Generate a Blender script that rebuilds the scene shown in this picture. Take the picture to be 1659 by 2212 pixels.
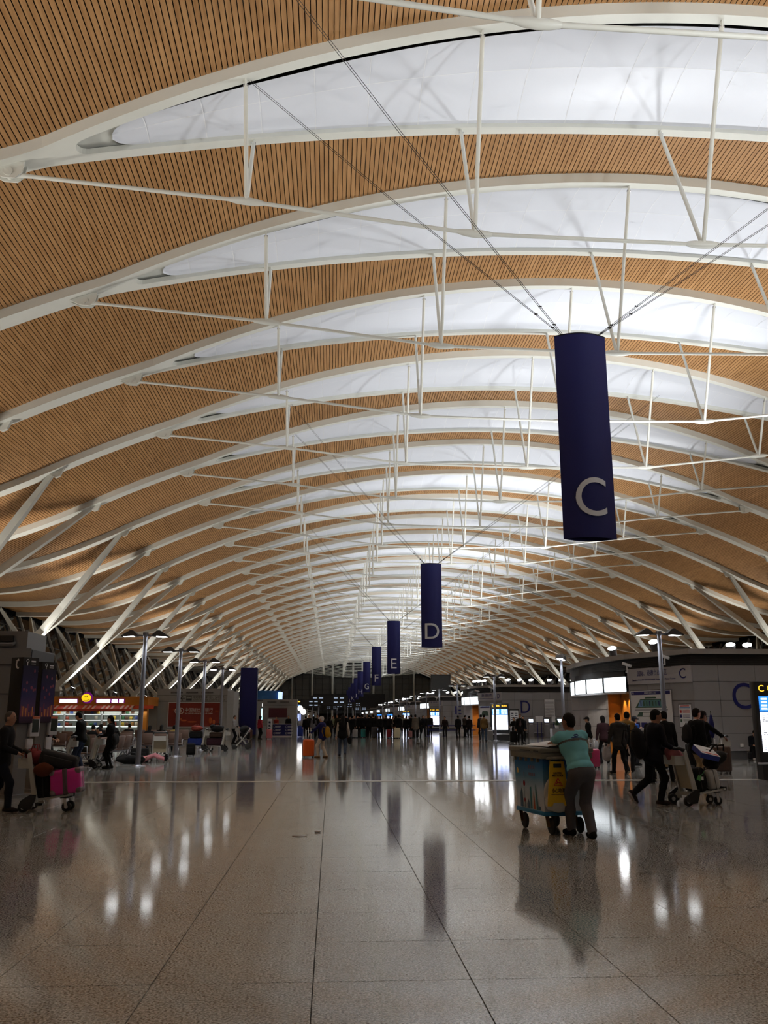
import bpy, bmesh, math, random
import numpy as np
from mathutils import Vector, Matrix, Euler

# ------------------------------------------------------------------ scene, camera, world, light levels
S = bpy.context.scene
COL = S.collection
for o in list(bpy.data.objects):
    bpy.data.objects.remove(o)

CAM_H = 1.62
cam_d = bpy.data.cameras.new('camera')
cam_d.sensor_fit = 'VERTICAL'
cam_d.sensor_height = 36.0
cam_d.lens = 36.0 * 1900.0 / 2212.0
cam_d.clip_start = 0.1
cam_d.clip_end = 2000
cam = bpy.data.objects.new('camera', cam_d)
COL.objects.link(cam)
cam.location = (0, 0, CAM_H)
cam.rotation_euler = Euler((math.radians(90 + 13.096), 0, math.radians(-3.359)), 'XYZ')
S.camera = cam

w = bpy.data.worlds.new('night')
S.world = w
w.use_nodes = True
w.node_tree.nodes['Background'].inputs[0].default_value = (0.010, 0.013, 0.022, 1)
w.node_tree.nodes['Background'].inputs[1].default_value = 1.0

S.view_settings.view_transform = 'Standard'
S.view_settings.look = 'None'
S.view_settings.gamma = 1.0
S.view_settings.exposure = 0.0
S.view_settings.use_curve_mapping = False
S.cycles.use_denoising = True
S.cycles.max_bounces = 4
S.cycles.diffuse_bounces = 2
S.cycles.glossy_bounces = 2
S.cycles.adaptive_threshold = 0.1
S.cycles.adaptive_min_samples = 12
S.cycles.sample_clamp_indirect = 6.0

P_UP_LEFT = 9500.0      # uplighters at the feet of the left columns
P_UP_RIGHT = 9500.0     # uplighters at the feet of the right columns
P_UP_ISLAND = 7600.0    # floodlights on the roofs of the check-in islands
P_POST = 300.0           # street-lamp style posts

R = math.radians
PI = math.pi
rnd = random.Random(7)

# ------------------------------------------------------------------ materials
MATS = {}
def mat(name, col, rough=0.6, metal=0.0, emit=0.0, ecol=None, spec=0.5, noise=0.0, nscale=20.0, coat=0.0):
    if name in MATS:
        return MATS[name]
    m = bpy.data.materials.new(name)
    m.use_nodes = True
    nt = m.node_tree
    b = nt.nodes['Principled BSDF']
    c = (*col, 1)
    b.inputs['Base Color'].default_value = c
    b.inputs['Roughness'].default_value = rough
    b.inputs['Metallic'].default_value = metal
    b.inputs['Specular IOR Level'].default_value = spec
    b.inputs['Coat Weight'].default_value = coat
    if emit:
        b.inputs['Emission Color'].default_value = (*(ecol or col), 1)
        b.inputs['Emission Strength'].default_value = emit
    if noise:
        tc = nt.nodes.new('ShaderNodeTexCoord')
        n = nt.nodes.new('ShaderNodeTexNoise')
        n.inputs['Scale'].default_value = nscale
        n.inputs['Detail'].default_value = 4
        nt.links.new(tc.outputs['Object'], n.inputs['Vector'])
        mx = nt.nodes.new('ShaderNodeMix')
        mx.data_type = 'RGBA'
        mx.inputs[6].default_value = tuple(max(0, v * (1 - noise)) for v in col) + (1,)
        mx.inputs[7].default_value = tuple(min(1, v * (1 + noise)) for v in col) + (1,)
        nt.links.new(n.outputs['Fac'], mx.inputs[0])
        nt.links.new(mx.outputs[2], b.inputs['Base Color'])
    MATS[name] = m
    return m

def srgb(r, g, b):
    f = lambda v: ((v / 255 + 0.055) / 1.055) ** 2.4 if v > 10 else v / 255 / 12.92
    return (f(r), f(g), f(b))

def nodes_of(name, rough=0.5):
    m = bpy.data.materials.new(name)
    m.use_nodes = True
    MATS[name] = m
    return m, m.node_tree, m.node_tree.nodes['Principled BSDF']

def ramp(nt, stops, interp='LINEAR'):
    r = nt.nodes.new('ShaderNodeValToRGB')
    r.color_ramp.interpolation = interp
    e = r.color_ramp.elements
    while len(e) > 1:
        e.remove(e[-1])
    e[0].position = stops[0][0]
    e[0].color = (*stops[0][1], 1)
    for p, c in stops[1:]:
        x = e.new(p)
        x.color = (*c, 1)
    return r

def mat_floor():
    m, nt, b = nodes_of('granite')
    tc = nt.nodes.new('ShaderNodeTexCoord')
    geo = nt.nodes.new('ShaderNodeNewGeometry')
    n1 = nt.nodes.new('ShaderNodeTexNoise')
    n1.inputs['Scale'].default_value = 62
    n1.inputs['Detail'].default_value = 3
    n1.inputs['Roughness'].default_value = 0.65
    nt.links.new(geo.outputs['Position'], n1.inputs['Vector'])
    r1 = ramp(nt, [(0.36, (0.034, 0.034, 0.033)), (0.44, (0.183, 0.184, 0.174)), (0.50, (0.365, 0.368, 0.350)), (0.66, (0.56, 0.565, 0.545))])
    nt.links.new(n1.outputs['Fac'], r1.inputs[0])
    n2 = nt.nodes.new('ShaderNodeTexNoise')
    n2.inputs['Scale'].default_value = 0.55
    n2.inputs['Detail'].default_value = 2
    nt.links.new(geo.outputs['Position'], n2.inputs['Vector'])
    r2 = ramp(nt, [(0.3, (0.90, 0.90, 0.90)), (0.7, (1.06, 1.05, 1.04))])
    nt.links.new(n2.outputs['Fac'], r2.inputs[0])
    mx = nt.nodes.new('ShaderNodeMix')
    mx.data_type = 'RGBA'
    mx.blend_type = 'MULTIPLY'
    mx.inputs[0].default_value = 1.0
    nt.links.new(r1.outputs[0], mx.inputs[6])
    nt.links.new(r2.outputs[0], mx.inputs[7])
    nt.links.new(mx.outputs[2], b.inputs['Base Color'])
    b.inputs['Roughness'].default_value = 0.085
    b.inputs['IOR'].default_value = 1.55
    return m

def mat_wood():
    m, nt, b = nodes_of('timber_slat')
    geo = nt.nodes.new('ShaderNodeNewGeometry')
    mp = nt.nodes.new('ShaderNodeMapping')
    mp.inputs['Scale'].default_value = (4.9, 0.35, 1.0)
    nt.links.new(geo.outputs['Position'], mp.inputs['Vector'])
    n = nt.nodes.new('ShaderNodeTexNoise')
    n.inputs['Scale'].default_value = 1.6
    n.inputs['Detail'].default_value = 3
    nt.links.new(mp.outputs[0], n.inputs['Vector'])
    r = ramp(nt, [(0.3, srgb(156, 112, 66)), (0.7, srgb(186, 141, 92))])
    nt.links.new(n.outputs['Fac'], r.inputs[0])
    nt.links.new(r.outputs[0], b.inputs['Base Color'])
    b.inputs['Roughness'].default_value = 0.55
    return m

GRANITE = mat_floor()
WOOD = mat_wood()
WHITE = mat('white_steel', srgb(226, 226, 216), 0.45, noise=0.02, nscale=3)
SKYL = mat('skylight_membrane', (0.76, 0.78, 0.83), 0.35)
SEAM = mat('skylight_seam', (0.88, 0.89, 0.91), 0.5)
DARK = mat('roof_void', (0.012, 0.011, 0.010), 0.9)
BLACK = mat('black_plastic', (0.012, 0.012, 0.013), 0.45)
RUBBER = mat('black_rubber', (0.018, 0.018, 0.018), 0.7)
GREYP = mat('grey_panel', srgb(148, 148, 150), 0.42, noise=0.03, nscale=2)
STEEL = mat('brushed_steel', (0.55, 0.55, 0.58), 0.28, metal=0.9)
POSTM = mat('post_steel', (0.30, 0.31, 0.36), 0.35, metal=0.7)
NAVY = mat('navy_fabric', srgb(12, 18, 88), 0.7, noise=0.05, nscale=2)
LETTER = mat('letter_white', (0.72, 0.73, 0.75), 0.6)
LETBLUE = mat('letter_blue', srgb(20, 28, 110), 0.5)
GLASS = mat('night_glass', (0.005, 0.006, 0.007), 0.05, spec=0.30)
LAMP = mat('lamp_lens', (1, 1, 1), 0.4, emit=14.0, ecol=(0.95, 0.98, 1.0))
FLOOD = mat('flood_lens', (1, 1, 1), 0.4, emit=40.0, ecol=(0.95, 0.98, 1.0))
LIGHTBOX = mat('light_box', (0.9, 0.95, 1.0), 0.4, emit=1.5, ecol=(0.86, 0.95, 1.0))
GROUT = mat('grout', (0.02, 0.019, 0.017), 0.8)
CHROME = mat('chrome', (0.7, 0.7, 0.72), 0.2, metal=1.0)
ALU = mat('aluminium', (0.62, 0.62, 0.62), 0.38, metal=0.55)
LEAF = mat('leaf_green', (0.03, 0.075, 0.02), 0.5, noise=0.4, nscale=8)

# ------------------------------------------------------------------ mesh builder
def frame_from(d, up=Vector((0, 0, 1))):
    d = Vector(d).normalized()
    if abs(d.dot(up)) > 0.98:
        up = Vector((0, 1, 0))
    x = up.cross(d).normalized()
    y = d.cross(x)
    return x, y, d

class MB:
    def __init__(s):
        s.v = []; s.f = []; s.m = []; s.sm = []; s.mats = []
    def mi(s, m):
        if m not in s.mats:
            s.mats.append(m)
        return s.mats.index(m)
    def add(s, vs, fs, m, smooth=False):
        b = len(s.v)
        s.v.extend(tuple(p) for p in vs)
        k = s.mi(m)
        for f in fs:
            s.f.append(tuple(b + i for i in f)); s.m.append(k); s.sm.append(smooth)
        return s
    def box(s, c, d, m, rz=0.0, M=None, taper=1.0):
        x, y, z = d[0] / 2, d[1] / 2, d[2] / 2
        t = taper
        vs = [(-x, -y, -z), (x, -y, -z), (x, y, -z), (-x, y, -z), (-x * t, -y * t, z), (x * t, -y * t, z), (x * t, y * t, z), (-x * t, y * t, z)]
        T = Matrix.Translation(c) @ (M.to_4x4() if M is not None else Matrix.Rotation(rz, 4, 'Z'))
        vs = [T @ Vector(p) for p in vs]
        return s.add(vs, [(3, 2, 1, 0), (4, 5, 6, 7), (0, 1, 5, 4), (1, 2, 6, 5), (2, 3, 7, 6), (3, 0, 4, 7)], m)
    def rbox(s, c, d, m, bev=0.02, seg=2, M=None, smooth=True):
        bm = bmesh.new()
        bmesh.ops.create_cube(bm, size=1.0)
        bmesh.ops.scale(bm, vec=d, verts=bm.verts)
        bmesh.ops.bevel(bm, geom=list(bm.edges), offset=min(bev, min(d) * 0.49), segments=seg, affect='EDGES', profile=0.5)
        T = Matrix.Translation(c) @ (M.to_4x4() if M is not None else Matrix.Identity(4))
        bm.verts.index_update()
        s.add([T @ v.co for v in bm.verts], [[v.index for v in f.verts] for f in bm.faces], m, smooth)
        bm.free()
        return s
    def cyl(s, p0, p1, r0, m, r1=None, n=12, caps=True, smooth=True):
        r1 = r0 if r1 is None else r1
        p0, p1 = Vector(p0), Vector(p1)
        x, y, d = frame_from(p1 - p0)
        vs = []
        for p, r in ((p0, r0), (p1, r1)):
            for i in range(n):
                a = 2 * PI * i / n
                vs.append(p + x * (r * math.cos(a)) + y * (r * math.sin(a)))
        s.add(vs, [(i, (i + 1) % n, n + (i + 1) % n, n + i) for i in range(n)], m, smooth)
        if caps:
            s.add(vs, [tuple(range(n))[::-1], tuple(range(n, 2 * n))], m)
        return s
    def tube(s, pts, r, m, n=8, closed=False):
        pts = [Vector(p) for p in pts]
        vs = []
        L = len(pts)
        px = None
        for i, p in enumerate(pts):
            a = pts[i - 1] if (i > 0 or closed) else p
            b = pts[(i + 1) % L] if (i < L - 1 or closed) else p
            d = (b - a)
            if px is None:
                x, y, d = frame_from(d)
            else:
                d.normalize()
                x = (px - d * px.dot(d)).normalized()
                y = d.cross(x)
            px = x
            rr = r[i] if isinstance(r, (list, tuple)) else r
            for k in range(n):
                t = 2 * PI * k / n
                vs.append(p + x * (rr * math.cos(t)) + y * (rr * math.sin(t)))
        fs = []
        for i in range(L if closed else L - 1):
            j = (i + 1) % L
            for k in range(n):
                fs.append((i * n + k, i * n + (k + 1) % n, j * n + (k + 1) % n, j * n + k))
        s.add(vs, fs, m, True)
        if not closed:
            s.add(vs, [tuple(range(n))[::-1], tuple(range((L - 1) * n, L * n))], m)
        return s
    def prism(s, poly, z0, z1, m, T=None):
        n = len(poly)
        vs = [(p[0], p[1], z0) for p in poly] + [(p[0], p[1], z1) for p in poly]
        if T is not None:
            vs = [T @ Vector(p) for p in vs]
        return s.add(vs, [tuple(range(n))[::-1], tuple(range(n, 2 * n))] + [(i, (i + 1) % n, n + (i + 1) % n, n + i) for i in range(n)], m)
    def lathe(s, prof, c, m, n=16, axis=None):
        vs = []; fs = []
        k = len(prof)
        T = Matrix.Translation(c) @ (axis.to_4x4() if axis is not None else Matrix.Identity(4))
        for i in range(n):
            a = 2 * PI * i / n
            for r, z in prof:
                vs.append(T @ Vector((r * math.cos(a), r * math.sin(a), z)))
        for i in range(n):
            j = (i + 1) % n
            for q in range(k - 1):
                fs.append((i * k + q, j * k + q, j * k + q + 1, i * k + q + 1))
        return s.add(vs, fs, m, True)
    def ball(s, c, r, m, nu=10, nv=7, M=None):
        if not isinstance(r, (tuple, list)):
            r = (r, r, r)
        vs = []; fs = []
        for j in range(nv + 1):
            t = PI * j / nv
            for i in range(nu):
                a = 2 * PI * i / nu
                p = Vector((r[0] * math.sin(t) * math.cos(a), r[1] * math.sin(t) * math.sin(a), r[2] * math.cos(t)))
                if M is not None:
                    p = M @ p
                vs.append(p + Vector(c))
        for j in range(nv):
            for i in range(nu):
                fs.append((j * nu + i, (j + 1) * nu + i, (j + 1) * nu + (i + 1) % nu, j * nu + (i + 1) % nu))
        return s.add(vs, fs, m, True)
    def beam(s, pts, ws, hs, m, up=(0, 1, 0)):
        """rectangular section swept along pts; width ws along 'up', depth hs across"""
        vs = []
        pts = [Vector(p) for p in pts]
        U = Vector(up)
        for i, p in enumerate(pts):
            a = pts[max(0, i - 1)]; b = pts[min(len(pts) - 1, i + 1)]
            d = (b - a).normalized()
            u = (U - d * U.dot(d)).normalized()
            n_ = d.cross(u)
            for sx, sy in ((-1, -1), (1, -1), (1, 1), (-1, 1)):
                vs.append(p + u * (sx * ws[i] / 2) + n_ * (sy * hs[i] / 2))
        fs = []
        for i in range(len(pts) - 1):
            for k in range(4):
                fs.append((i * 4 + k, i * 4 + (k + 1) % 4, (i + 1) * 4 + (k + 1) % 4, (i + 1) * 4 + k))
        fs += [(3, 2, 1, 0), tuple((len(pts) - 1) * 4 + k for k in range(4))]
        return s.add(vs, fs, m)
    def mesh(s, name):
        me = bpy.data.meshes.new(name)
        me.from_pydata(s.v, [], s.f)
        for m in s.mats:
            me.materials.append(m)
        me.polygons.foreach_set('material_index', s.m)
        me.polygons.foreach_set('use_smooth', s.sm)
        me.validate()
        me.update()
        return me
    def build(s, name, parent=None, loc=(0, 0, 0), rz=0.0, fix=True):
        me = s.mesh(name)
        if fix:
            bm = bmesh.new()
            bm.from_mesh(me)
            bmesh.ops.recalc_face_normals(bm, faces=bm.faces)
            bm.to_mesh(me)
            bm.free()
        return link(name, me, parent, loc, rz)

def link(name, me, parent=None, loc=(0, 0, 0), rz=0.0):
    o = bpy.data.objects.new(name, me)
    COL.objects.link(o)
    o.parent = parent
    o.location = loc
    o.rotation_euler = (0, 0, rz)
    return o

def tag(o, label, cat, group=None):
    o['label'] = label
    o['category'] = cat
    if group:
        o['group'] = group
    return o

def thing(name, label, cat, loc=(0, 0, 0), rz=0.0, group=None):
    o = bpy.data.objects.new(name, None)
    o.empty_display_size = 0.2
    COL.objects.link(o)
    o.location = loc
    o.rotation_euler = (0, 0, rz)
    return tag(o, label, cat, group)

def structure(o):
    o['kind'] = 'structure'
    return o

def stuff(o):
    o['kind'] = 'stuff'
    return o

def copy_tree(o, parent=None):
    c = o.copy()
    COL.objects.link(c)
    c.parent = parent
    for ch in list(o.children):
        copy_tree(ch, c)
    return c

ORD = ['nearest', 'second', 'third', 'fourth', 'fifth', 'sixth', 'seventh', 'eighth', 'ninth', 'tenth', 'eleventh', 'twelfth',
       'thirteenth', 'fourteenth', 'fifteenth', 'sixteenth', 'seventeenth', 'eighteenth', 'nineteenth', 'twentieth', 'twenty-first',
       'twenty-second', 'twenty-third', 'twenty-fourth', 'twenty-fifth', 'twenty-sixth', 'twenty-seventh', 'twenty-eighth',
       'twenty-ninth', 'thirtieth', 'thirty-first', 'thirty-second', 'thirty-third', 'thirty-fourth', 'thirty-fifth',
       'thirty-sixth', 'thirty-seventh', 'thirty-eighth', 'thirty-ninth', 'fortieth', 'forty-first', 'forty-second']

def spot(name, loc, target, power, angle, blend=0.6, size=0.3, col=(1.0, 0.97, 0.92)):
    l = bpy.data.lights.new(name, 'SPOT')
    l.energy = power
    l.spot_size = R(angle)
    l.spot_blend = blend
    l.shadow_soft_size = size
    l.color = col
    o = bpy.data.objects.new(name, l)
    COL.objects.link(o)
    o.location = loc
    d = Vector(target) - Vector(loc)
    o.rotation_euler = d.to_track_quat('-Z', 'Y').to_euler()
    return o

# ------------------------------------------------------------------ lettering: every text is made as a mesh up front
TEXTS = {}
def want_text(keys):
    objs = []
    for k in keys:
        cu = bpy.data.curves.new('lettering', 'FONT')
        cu.body = k
        cu.size = 1.0
        cu.resolution_u = 6
        o = bpy.data.objects.new('lettering', cu)
        COL.objects.link(o)
        objs.append((k, o))
    dg = bpy.context.evaluated_depsgraph_get()
    dg.update()
    for k, o in objs:
        me = o.evaluated_get(dg).to_mesh()
        co = np.zeros(len(me.vertices) * 3)
        me.vertices.foreach_get('co', co)
        co = co.reshape(-1, 3)
        fs = [tuple(p.vertices) for p in me.polygons]
        TEXTS[k] = (co.copy(), fs)
        o.evaluated_get(dg).to_mesh_clear()
    for k, o in objs:
        cu = o.data
        bpy.data.objects.remove(o)
        bpy.data.curves.remove(cu)

def text_mb(mb, key, m, height, T, width=None, thick=0.004, bend=None, center=True, bold=0.0):
    """lettering as thin raised relief; T maps the local XZ plane (front = -Y) into place"""
    co, fs = TEXTS[key]
    if len(co) == 0:
        return mb
    if bend is not None:
        bm = bmesh.new()
        vv = [bm.verts.new(p) for p in co]
        for f in fs:
            try:
                bm.faces.new([vv[i] for i in f])
            except ValueError:
                pass
        for _ in range(4):
            bmesh.ops.triangulate(bm, faces=bm.faces)
            le = [e for e in bm.edges if e.calc_length() > 0.11]
            if not le:
                break
            bmesh.ops.subdivide_edges(bm, edges=le, cuts=1)
        bmesh.ops.triangulate(bm, faces=bm.faces)
        bm.verts.index_update()
        co = np.array([v.co[:] for v in bm.verts]); fs = [tuple(v.index for v in f.verts) for f in bm.faces]
        bm.free()
    lo, hi = co.min(0), co.max(0)
    sc = height / max(1e-6, hi[1] - lo[1])
    sx = sc if width is None else width / max(1e-6, hi[0] - lo[0])
    n = len(co)
    x = (co[:, 0] - (lo[0] + hi[0]) / 2 * (1 if center else 0) - (0 if center else lo[0])) * sx
    z = (co[:, 1] - (lo[1] + hi[1]) / 2) * sc
    y0 = np.zeros(n) if bend is None else bend(x)
    vs = [T @ Vector((x[i], y0[i] - thick, z[i])) for i in range(n)]
    mb.add(vs, fs, m)
    # rim
    cnt = {}
    for f in fs:
        for a, b in zip(f, f[1:] + f[:1]):
            cnt[(a, b)] = 1
    edges = [(a, b) for (a, b) in cnt if (b, a) not in cnt]
    vs2 = vs + [T @ Vector((x[i], y0[i] + 0.002, z[i])) for i in range(n)]
    mb.add(vs2, [(a, b, n + b, n + a) for a, b in edges], m)
    return mb
# ------------------------------------------------------------------ people: one continuous surface per body
def surface_nets(F, org, h):
    ins = F < 0
    nx, ny, nz = F.shape
    c = np.zeros((nx - 1, ny - 1, nz - 1), np.int8)
    for dx in (0, 1):
        for dy in (0, 1):
            for dz in (0, 1):
                c += ins[dx:nx - 1 + dx, dy:ny - 1 + dy, dz:nz - 1 + dz]
    mask = (c > 0) & (c < 8)
    idx = -np.ones(c.shape, np.int64)
    I, J, K = np.nonzero(mask)
    idx[I, J, K] = np.arange(len(I))
    acc = np.zeros((len(I), 3)); cnt = np.zeros(len(I))
    cs = [(0, 0, 0), (1, 0, 0), (0, 1, 0), (1, 1, 0), (0, 0, 1), (1, 0, 1), (0, 1, 1), (1, 1, 1)]
    for a in range(8):
        for b in range(a + 1, 8):
            A, B = np.array(cs[a]), np.array(cs[b])
            if np.abs(A - B).sum() != 1:
                continue
            fa = F[I + A[0], J + A[1], K + A[2]]; fb = F[I + B[0], J + B[1], K + B[2]]
            x = (fa < 0) != (fb < 0)
            t = np.where(x, fa / np.where(fa == fb, 1, fa - fb), 0)
            acc += np.where(x[:, None], A + t[:, None] * (B - A), 0)
            cnt += x
    P = acc / cnt[:, None] + np.stack([I, J, K], 1)
    V = org + P * h
    faces = []
    for ax in range(3):
        o1, o2 = [(1, 2), (2, 0), (0, 1)][ax]
        sl0 = [slice(1, -1)] * 3; sl1 = [slice(1, -1)] * 3
        sl0[ax] = slice(0, -1); sl1[ax] = slice(1, None)
        a = ins[tuple(sl0)]; b = ins[tuple(sl1)]
        e = np.nonzero(a != b)
        if len(e[0]) == 0:
            continue
        base = [e[0] + (0 if ax == 0 else 1), e[1] + (0 if ax == 1 else 1), e[2] + (0 if ax == 2 else 1)]
        def cell(d1, d2):
            q = [x.copy() for x in base]
            q[o1] = q[o1] + d1; q[o2] = q[o2] + d2
            return idx[q[0], q[1], q[2]]
        q = np.stack([cell(-1, -1), cell(0, -1), cell(0, 0), cell(-1, 0)], 1)
        flip = ~a[e]
        q[flip] = q[flip][:, ::-1]
        faces.append(q)
    return V, np.concatenate(faces)

class Body:
    def __init__(s):
        s.p = []
    def cap(s, a, b, ra, rb, m, k=0.03):
        s.p.append(('c', np.array(a, float), np.array(b, float), ra, rb, m, k))
    def ell(s, c, r, m, k=0.03, M=None):
        s.p.append(('e', np.array(c, float), np.array(r, float), None if M is None else np.array(M), 0, m, k))
    def dist(s, q, X):
        if q[0] == 'c':
            a, b, ra, rb = q[1:5]
            d = b - a
            L = max(1e-9, d @ d)
            t = np.clip(((X - a) @ d) / L, 0, 1)
            return np.linalg.norm(X - a - t[..., None] * d, axis=-1) - (ra + (rb - ra) * t)
        c, r, M = q[1:4]
        Y = X - c
        if M is not None:
            Y = Y @ M
        k0 = np.linalg.norm(Y / r, axis=-1)
        k1 = np.linalg.norm(Y / (r * r), axis=-1)
        return k0 * (k0 - 1) / np.maximum(k1, 1e-6)
    def bounds(s, q):
        if q[0] == 'c':
            r = max(q[3], q[4])
            return np.minimum(q[1], q[2]) - r, np.maximum(q[1], q[2]) + r
        r = q[2].max() if q[3] is not None else q[2]
        return q[1] - r, q[1] + r
    def mesh(s, h):
        bs = [s.bounds(q) for q in s.p]
        lo = np.min([b[0] for b in bs], 0) - 3 * h
        hi = np.max([b[1] for b in bs], 0) + 3 * h
        n = np.ceil((hi - lo) / h).astype(int) + 1
        F = np.full(n, 1.0, np.float32)
        for q, (b0, b1) in zip(s.p, bs):
            k = q[6]
            i0 = np.maximum(np.floor((b0 - k - 3 * h - lo) / h).astype(int), 0)
            i1 = np.minimum(np.ceil((b1 + k + 3 * h - lo) / h).astype(int) + 1, n)
            g = np.stack(np.meshgrid(*[lo[a] + h * np.arange(i0[a], i1[a]) for a in range(3)], indexing='ij'), -1)
            d = s.dist(q, g).astype(np.float32)
            sl = tuple(slice(i0[a], i1[a]) for a in range(3))
            f = F[sl]
            hh = np.maximum(k - np.abs(f - d), 0) / k
            F[sl] = np.minimum(f, d) - hh * hh * k * 0.25
        V, Q = surface_nets(F, lo, h)
        C = V[Q].mean(1)
        best = np.full(len(C), 9.0); mid = np.zeros(len(C), int)
        for q in s.p:
            d = s.dist(q, C)
            w_ = d < best
            best[w_] = d[w_]; mid[w_] = q[5]
        return V, Q, mid

def ik(a, c, l1, l2, bend):
    a, c, bend = np.array(a, float), np.array(c, float), np.array(bend, float)
    d = c - a
    L = np.linalg.norm(d)
    if L > (l1 + l2) * 0.999:
        c = a + d / L * (l1 + l2) * 0.999
        d = c - a; L = np.linalg.norm(d)
    u = d / L
    x = (l1 * l1 - l2 * l2 + L * L) / (2 * L)
    y = math.sqrt(max(0, l1 * l1 - x * x))
    b = bend - u * (bend @ u)
    b /= max(1e-6, np.linalg.norm(b))
    return a + u * x + b * y, c

SKIN, HAIR, TOP, TROU, SHOE, TOP2, SOLE = 0, 1, 2, 3, 4, 5, 6

def make_body(pose, detail=1):
    """pose keys: H, lean, twist, hips, footL, footR, handL, handR, head(pitch,yaw), coat, bulk, hair, cap, skirt"""
    g = pose.get
    s = g('H', 1.7) / 1.72
    bulk = g('bulk', 1.0)
    B = Body()
    hz = g('hips', 0.90) * s
    P = np.array([g('px', 0.0), g('py', 0.0), hz])
    L = R(g('lean', 3)); side = R(g('side', 0)); tw = R(g('twist', 0))
    up = np.array([math.sin(side), math.sin(L) * math.cos(side), math.cos(L) * math.cos(side)])
    right = np.array([math.cos(tw), math.sin(tw), 0.0])
    right = right - up * (right @ up); right /= np.linalg.norm(right)
    fwd = np.cross(up, right)
    M = np.stack([right, fwd, up], 1)
    waist = P + up * 0.14 * s
    chest = P + up * 0.36 * s + fwd * 0.012
    neck = P + up * 0.535 * s
    sw = 0.180 * s * g('shoulders', 1.0)
    shr = g('shrug', 0.0)
    shL = P + up * (0.485 + shr) * s - right * sw
    shR = P + up * (0.485 + shr) * s + right * sw
    hp, hyaw = g('head', (5, 0))
    ha = R(hp) + L * 0.55
    hup = np.array([math.sin(side) * 0.5, math.sin(ha), math.cos(ha)]); hup /= np.linalg.norm(hup)
    hr = np.array([math.cos(R(hyaw) + tw), math.sin(R(hyaw) + tw), 0]); hr = hr - hup * (hr @ hup); hr /= np.linalg.norm(hr)
    hf = np.cross(hup, hr)
    HM = np.stack([hr, hf, hup], 1)
    hd = neck + hup * 0.175 * s + hf * 0.015
    top, tr = TOP, TROU
    # torso
    hipw = 0.088 * s
    hL = P - right * hipw + up * (-0.03 * s); hR_ = P + right * hipw + up * (-0.03 * s)
    B.ell(P + up * 0.0, (0.170 * s * bulk, 0.118 * s * bulk, 0.13 * s), tr, 0.05, M)
    B.ell(waist, (0.158 * s * bulk, 0.112 * s * bulk, 0.17 * s), top, 0.05, M)
    B.ell(chest, (0.188 * s * bulk, 0.125 * s * bulk, 0.225 * s), top, 0.05, M)
    B.cap(shL + right * 0.03, shR - right * 0.03, 0.072 * s * bulk, 0.072 * s * bulk, top, 0.05)
    B.ell(chest + up * 0.06 * s - fwd * 0.03 * s, (0.155 * s, 0.10 * s, 0.15 * s), top, 0.05, M)
    if g('coat', 0):
        cl = g('coat') * s
        B.ell(P - up * (cl * 0.5 - 0.05), (0.192 * s * bulk, 0.140 * s * bulk, cl * 0.5 + 0.13), top, 0.03, M)
        B.ell(P - up * (cl - 0.03), (0.185 * s * bulk, 0.150 * s * bulk, 0.07), top, 0.03, M)
    else:
        B.ell(P + up * 0.06 * s, (0.175 * s * bulk, 0.128 * s * bulk, 0.085 * s), top, 0.02, M)
    if g('open_front'):
        B.ell(chest + fwd * 0.055 * s - up * 0.06 * s, (0.075 * s, 0.085 * s, 0.24 * s), TOP2, 0.02, M)
    if g('collar', 1):
        B.cap(neck - up * 0.015 * s - fwd * 0.01, neck + up * 0.022 * s, 0.073 * s, 0.060 * s, g('collarm', top), 0.02)
    if g('hood'):
        B.ell(neck - fwd * 0.085 * s - up * 0.035 * s, (0.115 * s, 0.07 * s, 0.085 * s), top, 0.03, M)
    # neck + head
    B.cap(neck - up * 0.02, neck + hup * 0.09 * s, 0.058 * s, 0.052 * s, SKIN, 0.025)
    B.ell(hd + hup * 0.02 * s, (0.077 * s, 0.096 * s, 0.105 * s), SKIN, 0.03, HM)
    B.ell(hd - hup * 0.055 * s + hf * 0.028 * s, (0.056 * s, 0.064 * s, 0.066 * s), SKIN, 0.03, HM)
    B.ell(hd + hf * 0.098 * s - hup * 0.012 * s, (0.014 * s, 0.020 * s, 0.024 * s), SKIN, 0.012, HM)
    for q in (-1, 1):
        B.ell(hd + hr * q * 0.080 * s - hup * 0.005 * s - hf * 0.004, (0.011 * s, 0.022 * s, 0.032 * s), SKIN, 0.008, HM)
    hair = g('hair', 'short')
    if hair == 'short':
        B.ell(hd + hup * 0.045 * s - hf * 0.018 * s, (0.083 * s, 0.094 * s, 0.094 * s), HAIR, 0.012, HM)
        B.ell(hd + hup * 0.005 * s - hf * 0.045 * s, (0.076 * s, 0.062 * s, 0.085 * s), HAIR, 0.012, HM)
    elif hair == 'buzz':
        B.ell(hd + hup * 0.040 * s - hf * 0.014 * s, (0.079 * s, 0.090 * s, 0.090 * s), HAIR, 0.012, HM)
        B.ell(hd + hup * 0.000 * s - hf * 0.040 * s, (0.074 * s, 0.060 * s, 0.075 * s), HAIR, 0.012, HM)
    elif hair in ('long', 'bob'):
        B.ell(hd + hup * 0.045 * s - hf * 0.018 * s, (0.088 * s, 0.100 * s, 0.098 * s), HAIR, 0.02, HM)
        B.ell(hd - hup * 0.02 * s - hf * 0.050 * s, (0.090 * s, 0.066 * s, 0.12 * s), HAIR, 0.03, HM)
        if hair == 'long':
            B.cap(hd - hf * 0.07 * s, neck - up * 0.22 * s - fwd * 0.125 * s, 0.075 * s, 0.060 * s, HAIR, 0.03)
    elif hair == 'pony':
        B.ell(hd + hup * 0.045 * s - hf * 0.018 * s, (0.083 * s, 0.096 * s, 0.094 * s), HAIR, 0.012, HM)
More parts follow.
